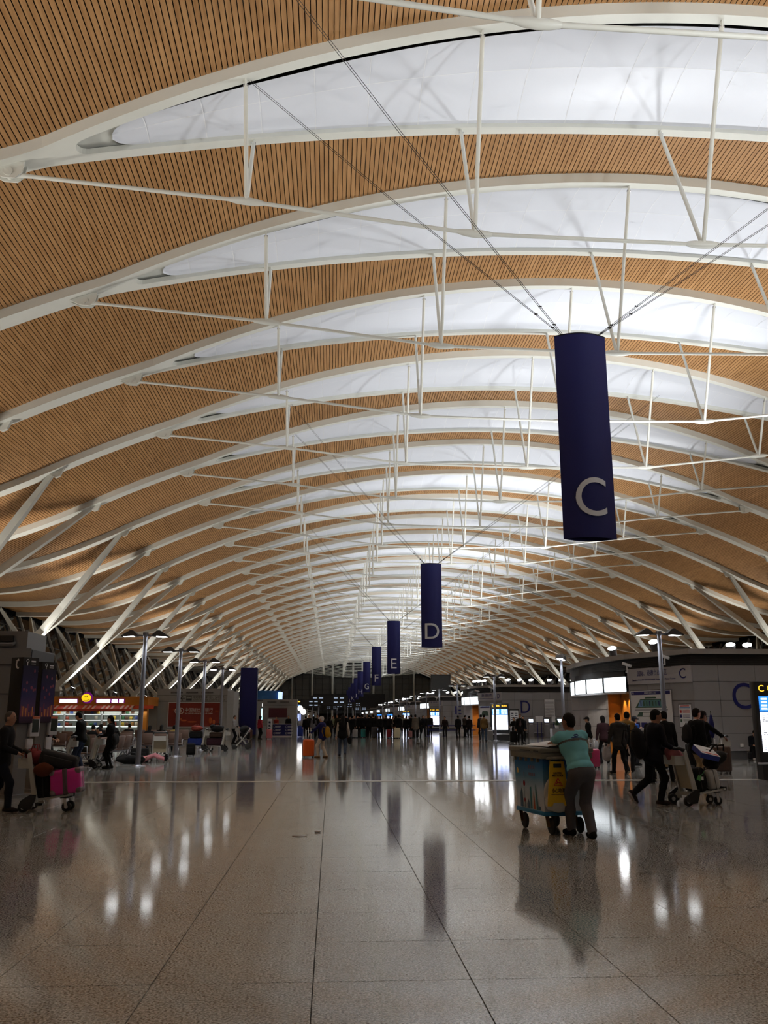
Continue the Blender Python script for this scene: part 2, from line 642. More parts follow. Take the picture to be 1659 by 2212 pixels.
        B.ell(hd + hup * 0.005 * s - hf * 0.045 * s, (0.078 * s, 0.062 * s, 0.085 * s), HAIR, 0.012, HM)
        B.cap(hd - hf * 0.10 * s + hup * 0.02, hd - hf * 0.12 * s - hup * 0.19 * s, 0.03 * s, 0.024 * s, HAIR, 0.02)
    elif hair in ('cap', 'beanie'):
        B.ell(hd + hup * 0.05 * s - hf * 0.012 * s, (0.090 * s, 0.102 * s, 0.085 * s), HAIR, 0.012, HM)
        if hair == 'cap':
            B.ell(hd + hup * 0.045 * s + hf * 0.12 * s, (0.065 * s, 0.065 * s, 0.010 * s), HAIR, 0.01, HM)
        B.ell(hd - hup * 0.01 * s - hf * 0.050 * s, (0.074 * s, 0.055 * s, 0.07 * s), TOP2 if g('caphair') else HAIR, 0.012, HM)
    # legs
    th, sh_ = 0.425 * s, 0.415 * s
    joints = {'head': hd, 'HM': HM, 'neck': neck, 'P': P, 'up': up, 'fwd': fwd, 'right': right}
    lm = g('legs', 1.0)
    for q, hip, key in ((-1, hL, 'footL'), (1, hR_, 'footR')):
        f = np.array(g(key, (q * 0.10, 0.0, 0.0)), float)
        pitch = R(g(key + '_pitch', 0)); yaw = R(g(key + '_yaw', -q * 8))
        ank = f + np.array([0, 0, 0.085 * s])
        knee, ank = ik(hip, ank, th, sh_, g(key + '_bend', (q * 0.12, 1, 0.15)))
        B.cap(hip, knee, 0.092 * s * lm, 0.066 * s * lm, tr, 0.04)
        kc = knee * 0.62 + ank * 0.38 + np.array([0, -0.010, 0])
        B.cap(knee, kc, 0.066 * s * lm, 0.064 * s * lm, tr, 0.03)
        hem = ank + (knee - ank) * 0.06
        B.cap(kc, hem, 0.062 * s * lm, (0.056 if g('wide', 1) else 0.045) * s * lm, tr, 0.03)
        df = np.array([math.sin(-yaw) * math.cos(pitch), math.cos(yaw) * math.cos(pitch), math.sin(pitch)])
        dn = np.array([0, math.sin(pitch), -math.cos(pitch)])
        heel = ank - df * 0.045 * s + dn * 0.040 * s
        ball = ank + df * 0.10 * s + dn * 0.048 * s
        toe = ank + df * 0.165 * s + dn * 0.052 * s
        B.cap(heel, ball, 0.042 * s, 0.040 * s, SHOE, 0.02)
        B.cap(ball, toe, 0.040 * s, 0.030 * s, SHOE, 0.02)
        B.cap(ank + dn * 0.0, heel * 0.5 + ball * 0.5, 0.045 * s, 0.040 * s, SHOE, 0.02)
        if g('soles'):
            B.cap(heel + dn * 0.022, toe + dn * 0.016, 0.034 * s, 0.026 * s, SOLE, 0.005)
    # arms
    ua, fa = 0.285 * s, 0.255 * s
    sleeve = g('sleeve', 1)
    am = g('arms', 1.0)
    armm = g('armm', top)
    for q, sh, key in ((-1, shL, 'handL'), (1, shR, 'handR')):
        t = g(key)
        if t is None:
            t = sh + np.array([q * 0.09, 0.03, -0.53 * s])
        el, wr = ik(sh, t, ua, fa, g(key + '_bend', (q * 0.35, -1, -0.3)))
        B.cap(sh, el, 0.062 * s * am * bulk ** 0.5, 0.050 * s * am, armm, 0.035)
        a = wr - el; a /= np.linalg.norm(a)
        B.cap(el, wr - a * 0.02, 0.050 * s * am, 0.039 * s * am, armm if sleeve else SKIN, 0.03)
        B.cap(wr - a * 0.03, wr + a * 0.02, 0.028 * s, 0.027 * s, SKIN, 0.012)
        joints[key] = wr
        curl = np.array(g(key + '_curl', (0, 0.4, -1)), float)
        curl = curl - a * (curl @ a); curl /= max(1e-6, np.linalg.norm(curl))
        lat = np.cross(a, curl)
        palm = wr + a * 0.065 * s
        PM = np.stack([lat, curl, a], 1)
        B.ell(palm, (0.042 * s, 0.018 * s, 0.055 * s), SKIN, 0.012, PM)
        fl = [0.070, 0.080, 0.074, 0.058]
        cv = g(key + '_close', 0.5)
        for i in range(4):
            b0 = palm + a * 0.040 * s + lat * (i - 1.5) * 0.0205 * s
            d1 = a * math.cos(cv) + curl * math.sin(cv)
            d2 = a * math.cos(cv * 2.2) + curl * math.sin(cv * 2.2)
            m1 = b0 + d1 * fl[i] * 0.5 * s
            if detail >= 2:
                B.cap(b0, m1, 0.0105 * s, 0.0100 * s, SKIN, 0.004)
                B.cap(m1, m1 + d2 * fl[i] * 0.55 * s, 0.0098 * s, 0.0082 * s, SKIN, 0.004)
            else:
                B.cap(b0, m1 + d2 * fl[i] * 0.5 * s, 0.0135 * s, 0.0115 * s, SKIN, 0.006)
        side_ = -q if g('thumb', 1) else q
        tb = wr + a * 0.03 * s + lat * side_ * 0.03 * s
        B.cap(tb, tb + (a * 0.6 + lat * side_ * 0.55 + curl * 0.5) * 0.055 * s, 0.0135 * s, 0.011 * s, SKIN, 0.008)
    return B, joints, s

PALM = {}
def cloth(c, n=0.25):
    key = 'cloth_%d_%d_%d' % tuple(int(v * 255 + 0.5) for v in c)
    f_ = 0.62 if max(c) < 0.36 else 0.85
    return mat(key, srgb(*[v * 255 * f_ for v in c]), 0.9, noise=n, nscale=7, spec=0.25)
def skin(c):
    key = 'skin_%d_%d_%d' % tuple(int(v * 255 + 0.5) for v in c)
    return mat(key, srgb(*[v * 255 for v in c]), 0.55)
EYE = mat('eye_dark', (0.01, 0.008, 0.006), 0.3)
LIP = mat('lip', srgb(140, 85, 75), 0.6)

def c8(r, g, b):
    return (r / 255, g / 255, b / 255)

def raw_mesh(name, V, Q, mid, mats, smooth=True):
    me = bpy.data.meshes.new(name)
    me.vertices.add(len(V)); me.vertices.foreach_set('co', np.ascontiguousarray(V, np.float32).ravel())
    n = len(Q)
    me.loops.add(n * 4); me.loops.foreach_set('vertex_index', Q.astype(np.int32).ravel())
    me.polygons.add(n)
    me.polygons.foreach_set('loop_start', np.arange(0, n * 4, 4, dtype=np.int32))
    for m in mats:
        me.materials.append(m)
    me.polygons.foreach_set('material_index', mid.astype(np.int32))
    me.polygons.foreach_set('use_smooth', np.ones(n, bool))
    me.update(calc_edges=True)
    me.validate()
    return me

def vnormals(V, Q):
    n = np.cross(V[Q[:, 2]] - V[Q[:, 0]], V[Q[:, 3]] - V[Q[:, 1]])
    N = np.zeros_like(V)
    for k in range(4):
        np.add.at(N, Q[:, k], n)
    return N / np.maximum(np.linalg.norm(N, axis=1), 1e-9)[:, None]

def look_mats(look):
    return [skin(look.get('skin', c8(190, 140, 110))), cloth(look.get('hair', c8(22, 19, 18)), 0.3), cloth(look.get('top', c8(30, 30, 34))),
            cloth(look.get('trou', c8(28, 29, 36))), cloth(look.get('shoe', c8(22, 22, 24))), cloth(look.get('top2', c8(150, 150, 150))),
            cloth(look.get('sole', c8(200, 195, 190)), 0.05)]

def person(label, loc, face, pose, look, res=0.016, parts=True, group=None, z=0.0, topname='jacket', hairname='hair'):
    B, J, s = make_body(pose, 2 if res < 0.013 else 1)
    V, Q, mid = B.mesh(res)
    mats = look_mats(look)
    if not parts:
        me = raw_mesh('person', V, Q, mid, mats)
        o = link('person', me, None, (loc[0], loc[1], z), R(face))
        tag(o, label, 'person', group)
        return o, J
    root = thing('person', label, 'person', (loc[0], loc[1], z), R(face), group)
    me = raw_mesh('body', V, Q, mid, mats)
    link('body', me, root)
    N = vnormals(V, Q)
    for k, nm, off in ((HAIR, hairname, 0.004), (TOP, topname, 0.006), (TOP2, 'shirt', 0.003), (TROU, 'trousers', 0.004), (SHOE, 'shoe', 0.004), (SOLE, 'shoe_sole', 0.004)):
        sel = mid == k
        if k == SHOE:
            groups = []
            cx = V[Q].mean(1)
            if sel.any():
                # split into two shoes by the nearer foot
                fl = J_feet(pose, s)
                d0 = np.linalg.norm(cx - fl[0], axis=1); d1 = np.linalg.norm(cx - fl[1], axis=1)
                groups = [sel & (d0 <= d1), sel & (d0 > d1)]
        else:
            groups = [sel]
        for gsel in groups:
            if gsel.sum() < 6:
                continue
            q = Q[gsel]
            ids, inv = np.unique(q, return_inverse=True)
            v = V[ids] + N[ids] * off
            link(nm, raw_mesh(nm, v, inv.reshape(q.shape), np.zeros(len(q), int), [mats[k]]), root)
    if pose.get('stripe'):
        C = V[Q].mean(1) - J['P']
        a_ = C @ J['up']; x_ = np.abs(C @ J['right'])
        lo, hi = pose['stripe']
        sel = (mid == TOP) & (a_ > lo) & (a_ < hi) & (x_ < 0.24)
        q = Q[sel]
        if len(q):
            ids, inv = np.unique(q, return_inverse=True)
            link('reflective_stripe', raw_mesh('reflective_stripe', V[ids] + N[ids] * 0.010, inv.reshape(q.shape), np.zeros(len(q), int), [mats[TOP2]]), root)
    # face
    hd, HM = J['head'], J['HM']
    hr, hf, hu = HM[:, 0], HM[:, 1], HM[:, 2]
    fb = MB()
    for q in (-1, 1):
        fb.ball(hd + hf * 0.088 * s + hr * q * 0.032 * s + hu * 0.018 * s, (0.012, 0.008, 0.006), EYE, 8, 6, Matrix(HM.tolist()))
        fb.ball(hd + hf * 0.090 * s + hr * q * 0.034 * s + hu * 0.038 * s, (0.020, 0.008, 0.005), mats[HAIR] if hairname == 'hair' else EYE, 8, 5, Matrix(HM.tolist()))
    fb.ball(hd + hf * 0.086 * s - hu * 0.058 * s, (0.022, 0.008, 0.007), LIP, 8, 5, Matrix(HM.tolist()))
    fb.build('face_features', root, fix=False)
    return root, J

def J_feet(pose, s):
    return (np.array(pose.get('footL', (-0.10, 0, 0)), float) + np.array([0, 0.05, 0.04]), np.array(pose.get('footR', (0.10, 0, 0)), float) + np.array([0, 0.05, 0.04]))
# ------------------------------------------------------------------ hall shell: floor, ceiling, trusses, columns, glass
CX = 13.5            # centre line of the roof
UEND = 51.5
def zrib(u):
    u = abs(u)
    if u <= 32.6:
        return 25.62 - 0.0075 * u * u
    z0, m0, Lh = 25.62 - 0.0075 * 32.6 ** 2, -0.489, 15.4
    if u >= 48:
        return 13.4
    t = (u - 32.6) / Lh
    return (2 * t**3 - 3 * t**2 + 1) * z0 + (t**3 - 2 * t**2 + t) * Lh * m0 + (3 * t**2 - 2 * t**3) * 13.4
def slope(u):
    return (zrib(u + 0.05) - zrib(u - 0.05)) / 0.1
def wlens(u):
    return 3.05 * (1 - (u / 25.2) ** 2)
def wout(u):
    return max(0.50, wlens(u) + 0.27) if abs(u) < 25.2 else 0.50
TIP = 23.0
def win(u):
    d = TIP - abs(u)
    if d <= 0:
        return 0.0
    a = wlens(u) - 0.17
    r = 0.42
    return min(a, math.sqrt(max(0.0, r * r - max(0.0, r - d) ** 2)) * 1.0) if d < r else a
RIBS = [8.7 + 10 * k for k in range(40)]
DROP = 0.47          # how far the ribs hang below the slats

# --- floor -----------------------------------------------------------------
def build_floor():
    b = MB()
    b.add([(-60, -14, -0.006), (80, -14, -0.006), (80, 60, -0.006), (-60, 60, -0.006)], [(0, 1, 2, 3)], GROUT)
    x0, x1, y0, y1 = -13.09, 26.91, 2.05, 57.05
    for (a, c, d, e) in ((-60, x0, -14, 410), (x1, 80, -14, 410), (x0, x1, -14, y0), (x0, x1, y1, 410)):
        b.add([(a, d, 0), (c, d, 0), (c, e, 0), (a, e, 0)], [(0, 1, 2, 3)], GRANITE)
    fl = structure(b.build('floor', fix=False))
    # tiles: the nearest 300 in view singly, the others joined
    g_, bv = 0.0022, 0.0016
    def tile_geo(cx, cy, tx, ty):
        h_ = 0.5 - g_
        top = [(-h_ + bv, -h_ + bv), (h_ - bv, -h_ + bv), (h_ - bv, h_ - bv), (-h_ + bv, h_ - bv)]
        bot = [(-h_, -h_), (h_, -h_), (h_, h_), (-h_, h_)]
        vs = [(cx + x, cy + y, tx * x + ty * y) for x, y in top] + [(cx + x, cy + y, -0.005) for x, y in bot]
        return vs, [(0, 1, 2, 3), (4, 5, 1, 0), (5, 6, 2, 1), (6, 7, 3, 2), (7, 4, 0, 3)]
    variants = []
    for k in range(6):
        t = MB()
        vs, fs = tile_geo(0, 0, rnd.uniform(-1, 1) * 0.0007, rnd.uniform(-1, 1) * 0.0007)
        t.add(vs, fs, GRANITE)
        variants.append(t.mesh('floor_tile'))
    cand = []
    for j in range(55):
        for i in range(40):
            cx, cy = x0 + 0.5 + i, y0 + 0.5 + j
            hx = (cx + 0.0) / cy
            inview = -0.56 < hx < 0.58 and cy > 4.4
            cand.append((not inview, cy, cx))
    cand.sort()
    rest = MB()
    for n, (nv, cy, cx) in enumerate(cand):
        if n < 300 and not nv:
            link('floor_tile', variants[rnd.randrange(6)], fl, (cx, cy, 0))
        else:
            vs, fs = tile_geo(cx, cy, rnd.uniform(-1, 1) * 0.0007, rnd.uniform(-1, 1) * 0.0007)
            rest.add(vs, fs, GRANITE)
    stuff(rest.build('floor_tile_field', fl, fix=False))
    st = MB()
    st.box((7.0, 23.6, 0.003), (39.9, 0.30, 0.007), mat('joint_strip', (0.62, 0.61, 0.58), 0.25))
    structure(st.build('trim_1'))
    return fl
FLOOR = build_floor()

# --- timber ceiling ----------------------------------------------------------
def arc_positions(step):
    us = []
    u = 0.5 * step
    while u < UEND:
        us.append(u)
        u += step / math.sqrt(1 + slope(u) ** 2)
    return sorted([-x for x in us] + us)
SLATS = arc_positions(0.2)
def slat_geo(u):
    hw, th = 0.0825, 0.03
    y0, y1 = wout(u) - 0.03, 10 - wout(u) + 0.03
    s_ = slope(u) if u > 0 else slope(u)
    c = 1 / math.sqrt(1 + s_ * s_); n = s_ * c
    X, Z = CX + u, zrib(u) + DROP
    def pt(a, b_, y):
        return (X + a * c - b_ * n, y, Z + a * n + b_ * c)
    vs = [pt(-hw, 0, y0), pt(hw, 0, y0), pt(hw, 0, y1), pt(-hw, 0, y1), pt(-hw, th, y0), pt(hw, th, y0), pt(hw, th, y1), pt(-hw, th, y1)]
    return vs, [(0, 3, 2, 1), (0, 4, 7, 3), (1, 2, 6, 5)]
def build_ceiling():
    b = MB()
    us = [-UEND - 1 + (2 * UEND + 2) * i / 120 for i in range(121)]
    vs = []
    for u in us:
        z = zrib(min(UEND, abs(u))) + 2.3
        vs += [(CX + u, -14, z), (CX + u, 404, z)]
    b.add(vs, [(2 * i, 2 * i + 2, 2 * i + 3, 2 * i + 1) for i in range(120)], DARK, True)
    ce = structure(b.build('ceiling', fix=False))
    near = {}
    sel = {18.7: (-19.5, 15.5), 28.7: (-25.5, 6.0)}     # u-ranges whose slats show largest
    full = MB()
    for u in SLATS:
        vs, fs = slat_geo(u)
        full.add(vs, fs, WOOD)
    fm = full.mesh('slat_field')
    shared = {}
    for y in [-11.3, -1.3] + RIBS:
        if y in sel:
            a, c = sel[y]
            rest = MB()
            for u in SLATS:
                if a < u < c:
                    if u not in shared:
                        t = MB(); t.add(*slat_geo(u), WOOD)
                        shared[u] = t.mesh('slat')
                    link('slat', shared[u], ce, (0, y, 0))
                else:
                    rest.add(*slat_geo(u), WOOD)
            o = link('slat_field', rest.mesh('slat_field'), ce, (0, y, 0))
        elif y < 395:
            o = link('slat_field', fm, ce, (0, y, 0))
        stuff(o)
    return ce
CEIL = build_ceiling()

# --- trusses -----------------------------------------------------------------
NODES = [(-25.25, None), (-16.8, 19.79), (-8.5, 18.77), (0, 18.62), (8.5, 18.77), (16.8, 19.79), (25.25, None)]
def truss_meshes():
    out = {}
    us = set(-UEND + 2 * UEND * i / 150 for i in range(151))
    for q in (-1, 1):
        for d in (0, 0.01, 0.05, 0.12, 0.22, 0.36, 0.6, 1.0):
            us.add(q * (TIP - d))
        us.add(q * 25.2)
    us = sorted(us)
    b = MB()
    vs = []; fs = []
    for side in (-1, 1):
        base = len(vs)
        for u in us:
            z = zrib(u); wo, wi = wout(u), win(u)
            X = CX + u
            vs += [(X, side * wo, z + DROP + 0.1), (X, side * wo, z), (X, side * wi, z), (X, side * (wi + 0.02), z + 0.25)]
        for i in range(len(us) - 1):
            a = base + 4 * i
            fs += [(a, a + 4, a + 5, a + 1), (a + 1, a + 5, a + 6, a + 2)]
            if max(win(us[i]), win(us[i + 1])) > 0:
                fs.append((a + 2, a + 6, a + 7, a + 3))
    b.add(vs, fs, WHITE)
    out['arch_beam'] = b.mesh('arch_beam')
    # fork recess covers beyond the membrane ends
    rec = []
    for q in (-1, 1):
        b = MB()
        vv = []; ff = []
        uu = [20.8 + 0.2 * i for i in range(14)]
        for u in uu:
            wv = max(0.2, wlens(u) + 0.15)
            zz = zrib(u) + 0.42 - 0.04 * max(0, (u - 21.6))
            vv += [(CX + q * u, -wv, zz), (CX + q * u, wv, zz)]
        for i in range(len(uu) - 1):
            ff.append((2 * i, 2 * i + 1, 2 * i + 3, 2 * i + 2))
        b.add(vv, ff, WHITE, True)
        rec.append(b.mesh('fork_recess'))
    out['fork_recess'] = rec
    # membrane
    def pe(u):
        a = wlens(u) - 0.17
        d = 21.8 - abs(u)
        r = 0.8
        hf = math.sqrt(max(0, 1 - (max(0, r - d) / r) ** 2)) if d < r else 1.0
        y0, y1 = -a + min(0.60, 0.34 * a), a + 0.02
        c = (y0 + y1) / 2
        return c - (c - y0) * hf, c + (y1 - c) * hf
    def pz(u, y):
        a = max(0.3, wlens(u))
        y0, y1 = pe(u)
        n_ = max(-1.0, min(1.0, (2 * y - y0 - y1) / max(0.05, y1 - y0)))
        return zrib(u) + 0.20 + (a / 3.05) * (0.40 * (1 - n_ * n_) + 0.22 * (1 - n_) / 2)
    def patch(mb, ua, ub, ta, tb, nu, nt, inset, m):
        vv = []
        for i in range(nu + 1):
            u = ua + inset + (ub - ua - 2 * inset) * i / nu
            y0, y1 = pe(u)
            for j in range(nt + 1):
                t = ta + (tb - ta) * j / nt
                y = y0 + (y1 - y0) * t
                if ta > 0 and j == 0: y += inset
                if tb < 1 and j == nt: y -= inset
                vv.append((CX + u, y, pz(u, y)))
        ff = []
        for i in range(nu):
            for j in range(nt):
                a = i * (nt + 1) + j
                ff.append((a, a + 1, a + nt + 2, a + nt + 1))
        mb.add(vv, ff, m, True)
    cols = [-21.79] + [-20.6 + 2.06 * i for i in range(21)] + [21.79]
    pan = []
    for i in range(len(cols) - 1):
        e = abs(cols[i]) > 20.7 or abs(cols[i + 1]) > 20.7
        for ta, tb in ((0, 0.47), (0.47, 1)):
            p = MB()
            patch(p, cols[i], cols[i + 1], ta, tb, 8 if e else 3, 4, 0.0, SKYL)
            pan.append(p.mesh('membrane_panel'))
    out['panels'] = pan
    p = MB()
    patch(p, -21.79, 21.79, 0, 1, 74, 8, 0.0, SKYL)
    out['membrane'] = p.mesh('membrane')
    # seams
    p = MB()
    for c in cols[1:-1]:
        y0, y1 = pe(c)
        vv = []
        for j in range(7):
            y = y0 + (y1 - y0) * j / 6
            for d in (-0.018, 0.018):
                vv.append((CX + c + d, y, pz(c, y) - 0.004))
        p.add(vv, [(2 * j, 2 * j + 1, 2 * j + 3, 2 * j + 2) for j in range(6)], SEAM)
    vv = []
    uu = [-21 + 42 * i / 60 for i in range(61)]
    for u in uu:
        y0, y1 = pe(u)
        y = y0 + (y1 - y0) * 0.47
        for d in (-0.018, 0.018):
            vv.append((CX + u, y + d, pz(u, y) - 0.004))
    p.add(vv, [(2 * j, 2 * j + 2, 2 * j + 3, 2 * j + 1) for j in range(60)], SEAM)
    out['seams'] = p.mesh('membrane_seams')
    # tie
    pts = []
    for u, z in NODES:
        pts.append((CX + u, 0, zrib(u) - 0.28 if z is None else z))
    t = MB()
    for a, c in zip(pts, pts[1:]):
        t.cyl(a, c, 0.075, WHITE, n=8, caps=False)
    out['tie_rod'] = t.mesh('tie_rod')
    sl = []
    for i in range(1, 6):
        t = MB()
        a, c, e = Vector(pts[i - 1]), Vector(pts[i]), Vector(pts[i + 1])
        d0 = (a - c).normalized(); d1 = (e - c).normalized()
        t.tube([c + d0 * 0.62, c + d0 * 0.5, c + d0 * 0.3, c, c + d1 * 0.3, c + d1 * 0.5, c + d1 * 0.62], [0.08, 0.11, 0.14, 0.15, 0.14, 0.11, 0.08], WHITE, 10)
        sl.append(t.mesh('tie_sleeve'))
    out['sleeves'] = sl
    st = []
    for u, z in NODES[1:-1]:
        for q in (-1, 1):
            t = MB()
            top = Vector((CX + u, q * wlens(u), zrib(u) + 0.02)); bot = Vector((CX + u, q * 0.05, z))
            d = (bot - top).normalized()
            t.cyl(top + d * 0.22, bot, 0.078, WHITE, n=10)
            t.box(top + d * 0.13, (0.06, 0.16, 0.34), WHITE, M=Vector((0, 0, 1)).rotation_difference(d).to_matrix())
            t.cyl(top + d * 0.22 - Vector((0.09, 0, 0)), top + d * 0.22 + Vector((0.09, 0, 0)), 0.05, STEEL, n=8)
            st.append(t.mesh('strut'))
    out['struts'] = st
    pn = []
    for q, p0, p1 in ((1, pts[0], pts[1]), (-1, pts[-1], pts[-2])):
        t = MB()
        p0 = Vector(p0); d = (Vector(p1) - p0).normalized()
        zc = zrib(25.25)
        for y in (-0.14, 0.14):
            t.prism([(-1.35, 0.30), (0.55, 0.42), (0.48, -0.02), (0.25, -0.24), (-0.2, -0.22)], -0.03, 0.03, WHITE,
                    Matrix.Translation((p0.x, y, p0.z)) @ Matrix.Scale(q, 4, (1, 0, 0)) @ Matrix.Rotation(PI / 2, 4, 'X'))
        t.cyl(p0 + Vector((0, -0.2, 0)), p0 + Vector((0, 0.2, 0)), 0.16, WHITE, n=14)
        t.cyl(p0 + d * 0.05, p0 + d * 0.75, 0.13, WHITE, 0.075, n=10)
        pn.append(t.mesh('tie_anchor'))
    out['anchors'] = pn
    return out
TM = truss_meshes()
for k, y in enumerate(RIBS):
    if k == 0:
        lab = 'white forked roof truss overhead, closest to the viewer and mostly above the picture'
    else:
        lab = 'white forked roof truss with skylight membrane and tie rod, %s from the front' % ORD[k]
    t = thing('roof_truss', lab, 'roof truss', (0, y, 0), 0, 'roof trusses along the hall')
    link('arch_beam', TM['arch_beam'], t)
    for m in TM['fork_recess']:
        link('fork_recess', m, t)
    if 1 <= k <= 4:
        for m in TM['panels']:
            link('membrane_panel', m, t)
    else:
        link('membrane', TM['membrane'], t)
    link('membrane_seam', TM['seams'], t)
    tr = link('tie_rod', TM['tie_rod'], t)
    for m in TM['sleeves']:
        link('tie_sleeve', m, tr)
    for m in TM['struts']:
        link('strut', m, t)
    for m in TM['anchors']:
        link('tie_anchor', m, t)

# --- raking columns -----------------------------------------------------------
def column_meshes():
    lo, inn, out_, br = MB(), [], [], []
    # stem of the inner and outer limb, cross section in the X-Z plane (left side, base at origin in Y)
    base = Vector((-31.0, 0, 5.0)); kin = Vector((-26.7, 0, 9.45)); kou = Vector((-33.7, 0, 7.7))
    lo.beam([base + Vector((-0.35, 0, -0.55)), base, kin], [1.0, 1.0, 1.0], [0.55, 0.62, 0.60], WHITE)
    lo2 = MB()
    lo2.beam([base + Vector((0.2, 0, -0.55)), base, kou], [0.95, 0.9, 0.8], [0.5, 0.55, 0.5], WHITE)
    for q in (-1, 1):
        t = MB()
        top = Vector((-19.1, q * 5.0, zrib(32.6) - 0.05))
        t.beam([kin + Vector((0, q * 0.22, 0)) , kin * 0.75 + top * 0.25, kin * 0.3 + top * 0.7, top], [0.55, 0.55, 0.50, 0.26], [0.60, 0.58, 0.5, 0.30], WHITE)
        inn.append(t.mesh('inner_arm'))
        t = MB()
        top2 = Vector((-36.4, q * 5.0, 13.2))
        t.beam([kou + Vector((0, q * 0.2, 0)), kou * 0.4 + top2 * 0.6, top2], [0.45, 0.42, 0.26], [0.48, 0.42, 0.26], WHITE)
        out_.append(t.mesh('outer_arm'))
        t = MB()
        t.prism([(-0.75, 0.18), (0.75, -0.1), (0.15, -0.62), (-0.15, -0.62)], -0.12, 0.12, WHITE,
                Matrix.Translation((-18.95, q * 5.0, zrib(32.5) + 0.28)) @ Matrix.Rotation(PI / 2, 4, 'X') @ Matrix.Rotation(R(26), 4, 'Z'))
        br.append(t.mesh('head_bracket'))
    pier = MB()
    pier.box((-31.2, 0, 2.2), (1.6, 1.6, 4.4), mat('concrete', (0.30, 0.30, 0.29), 0.8, noise=0.1, nscale=3), taper=0.85)
    return lo.mesh('inner_limb'), lo2.mesh('outer_limb'), inn, out_, br, pier.mesh('pier')
CM = column_meshes()
COLY = [23.7 + 20 * k for k in range(19)]
def add_column(y, mirror, lab, grp):
    t = thing('raking_column', lab, 'column', (0, 0, 0), 0, grp)
    if mirror:
        t.location = (2 * CX, y, 0); t.rotation_euler = (0, 0, PI)
    else:
        t.location = (0, y, 0)
    link('inner_limb', CM[0], t); link('outer_limb', CM[1], t); link('pier', CM[5], t)
    for m in CM[2]: link('inner_arm', m, t)
    for m in CM[3]: link('outer_arm', m, t)
    for m in CM[4]: link('head_bracket', m, t)
for k, y in enumerate(COLY):
    add_column(y, False, 'white raking V-shaped column at the left glass facade, %s from the front' % ORD[k], 'left raking columns')
for k, y in enumerate(COLY):
    if k >= 1:
        add_column(y, True, 'white raking V-shaped column on the right behind the check-in islands, %s from the front' % ORD[k], 'right raking columns')

# --- glass facades -----------------------------------------------------------
MULL = mat('mullion_grey', (0.40, 0.39, 0.36), 0.5)
BAR = mat('transom_dark', (0.05, 0.05, 0.055), 0.4)
def facade(side):
    xt, xb = -38.3, -33.2
    top = 13.5
    def P(z, y, off=0):
        t = z / top
        x = xb + (xt - xb) * t + off
        return (x if side < 0 else 2 * CX - x, y, z)
    b = MB()
    b.add([P(0, -14, -0.6), P(0, 404, -0.6), P(17.0, 404, -0.6), P(17.0, -14, -0.6)], [(0, 1, 2, 3)], DARK)
    wl = structure(b.build('wall_left' if side < 0 else 'wall_right', fix=False))
    rows = [0.0, 3.0, 4.5, 6.0, 7.5, 9.0, 10.5, 12.0, 13.5]
    ys = [40 + 5.0 * i for i in range(73)]
    m = MB()
    m.beam([P(0, 0, 0.1), P(top, 0, 0.1)], [0.22, 0.22], [0.30, 0.30], MULL)
    mm = m.mesh('mullion')
    t = MB()
    for r in rows[1:-1]:
        t.cyl(P(r, 0), P(r, 364), 0.055, BAR, n=6)
    tm = t.mesh('transom')
    t = MB()
    for r in rows[1:-1]:
        t.cyl(P(r, 40), P(r, 404), 0.05, BAR, n=6)
    t.build('transom', wl, fix=False)
    pane = {}
    for i in range(len(rows) - 1):
        p = MB()
        p.add([P(rows[i] + 0.05, 0.05), P(rows[i] + 0.05, 4.95), P(rows[i + 1] - 0.05, 4.95), P(rows[i + 1] - 0.05, 0.05)], [(0, 1, 2, 3)], GLASS)
        pane[i] = p
    pm = {i: p.mesh('pane') for i, p in pane.items()}
    rest = MB()
    n = 0
    for y in ys:
        if side < 0 or y < 100:
            pass
        if side < 0 and 75 <= y < 260:
            link('mullion', mm, wl, (0, y, 0))
        else:
            rest.beam([P(0, y, 0.1), P(top, y, 0.1)], [0.22, 0.22], [0.30, 0.30], MULL)
        for i in range(len(rows) - 1):
            if side < 0 and 75 <= y < 260 and i >= 1 and n < 260:
                o = link('pane', pm[i], wl, (0, y, 0)); n += 1
                o.rotation_euler = (0, 0, 0)
            else:
                rest.add([P(rows[i] + 0.05, y + 0.05), P(rows[i] + 0.05, y + 4.95), P(rows[i + 1] - 0.05, y + 4.95), P(rows[i + 1] - 0.05, y + 0.05)], [(0, 1, 2, 3)], GLASS)
    stuff(rest.build('glazing_field', wl, fix=False))
    return wl
facade(-1)
facade(1)

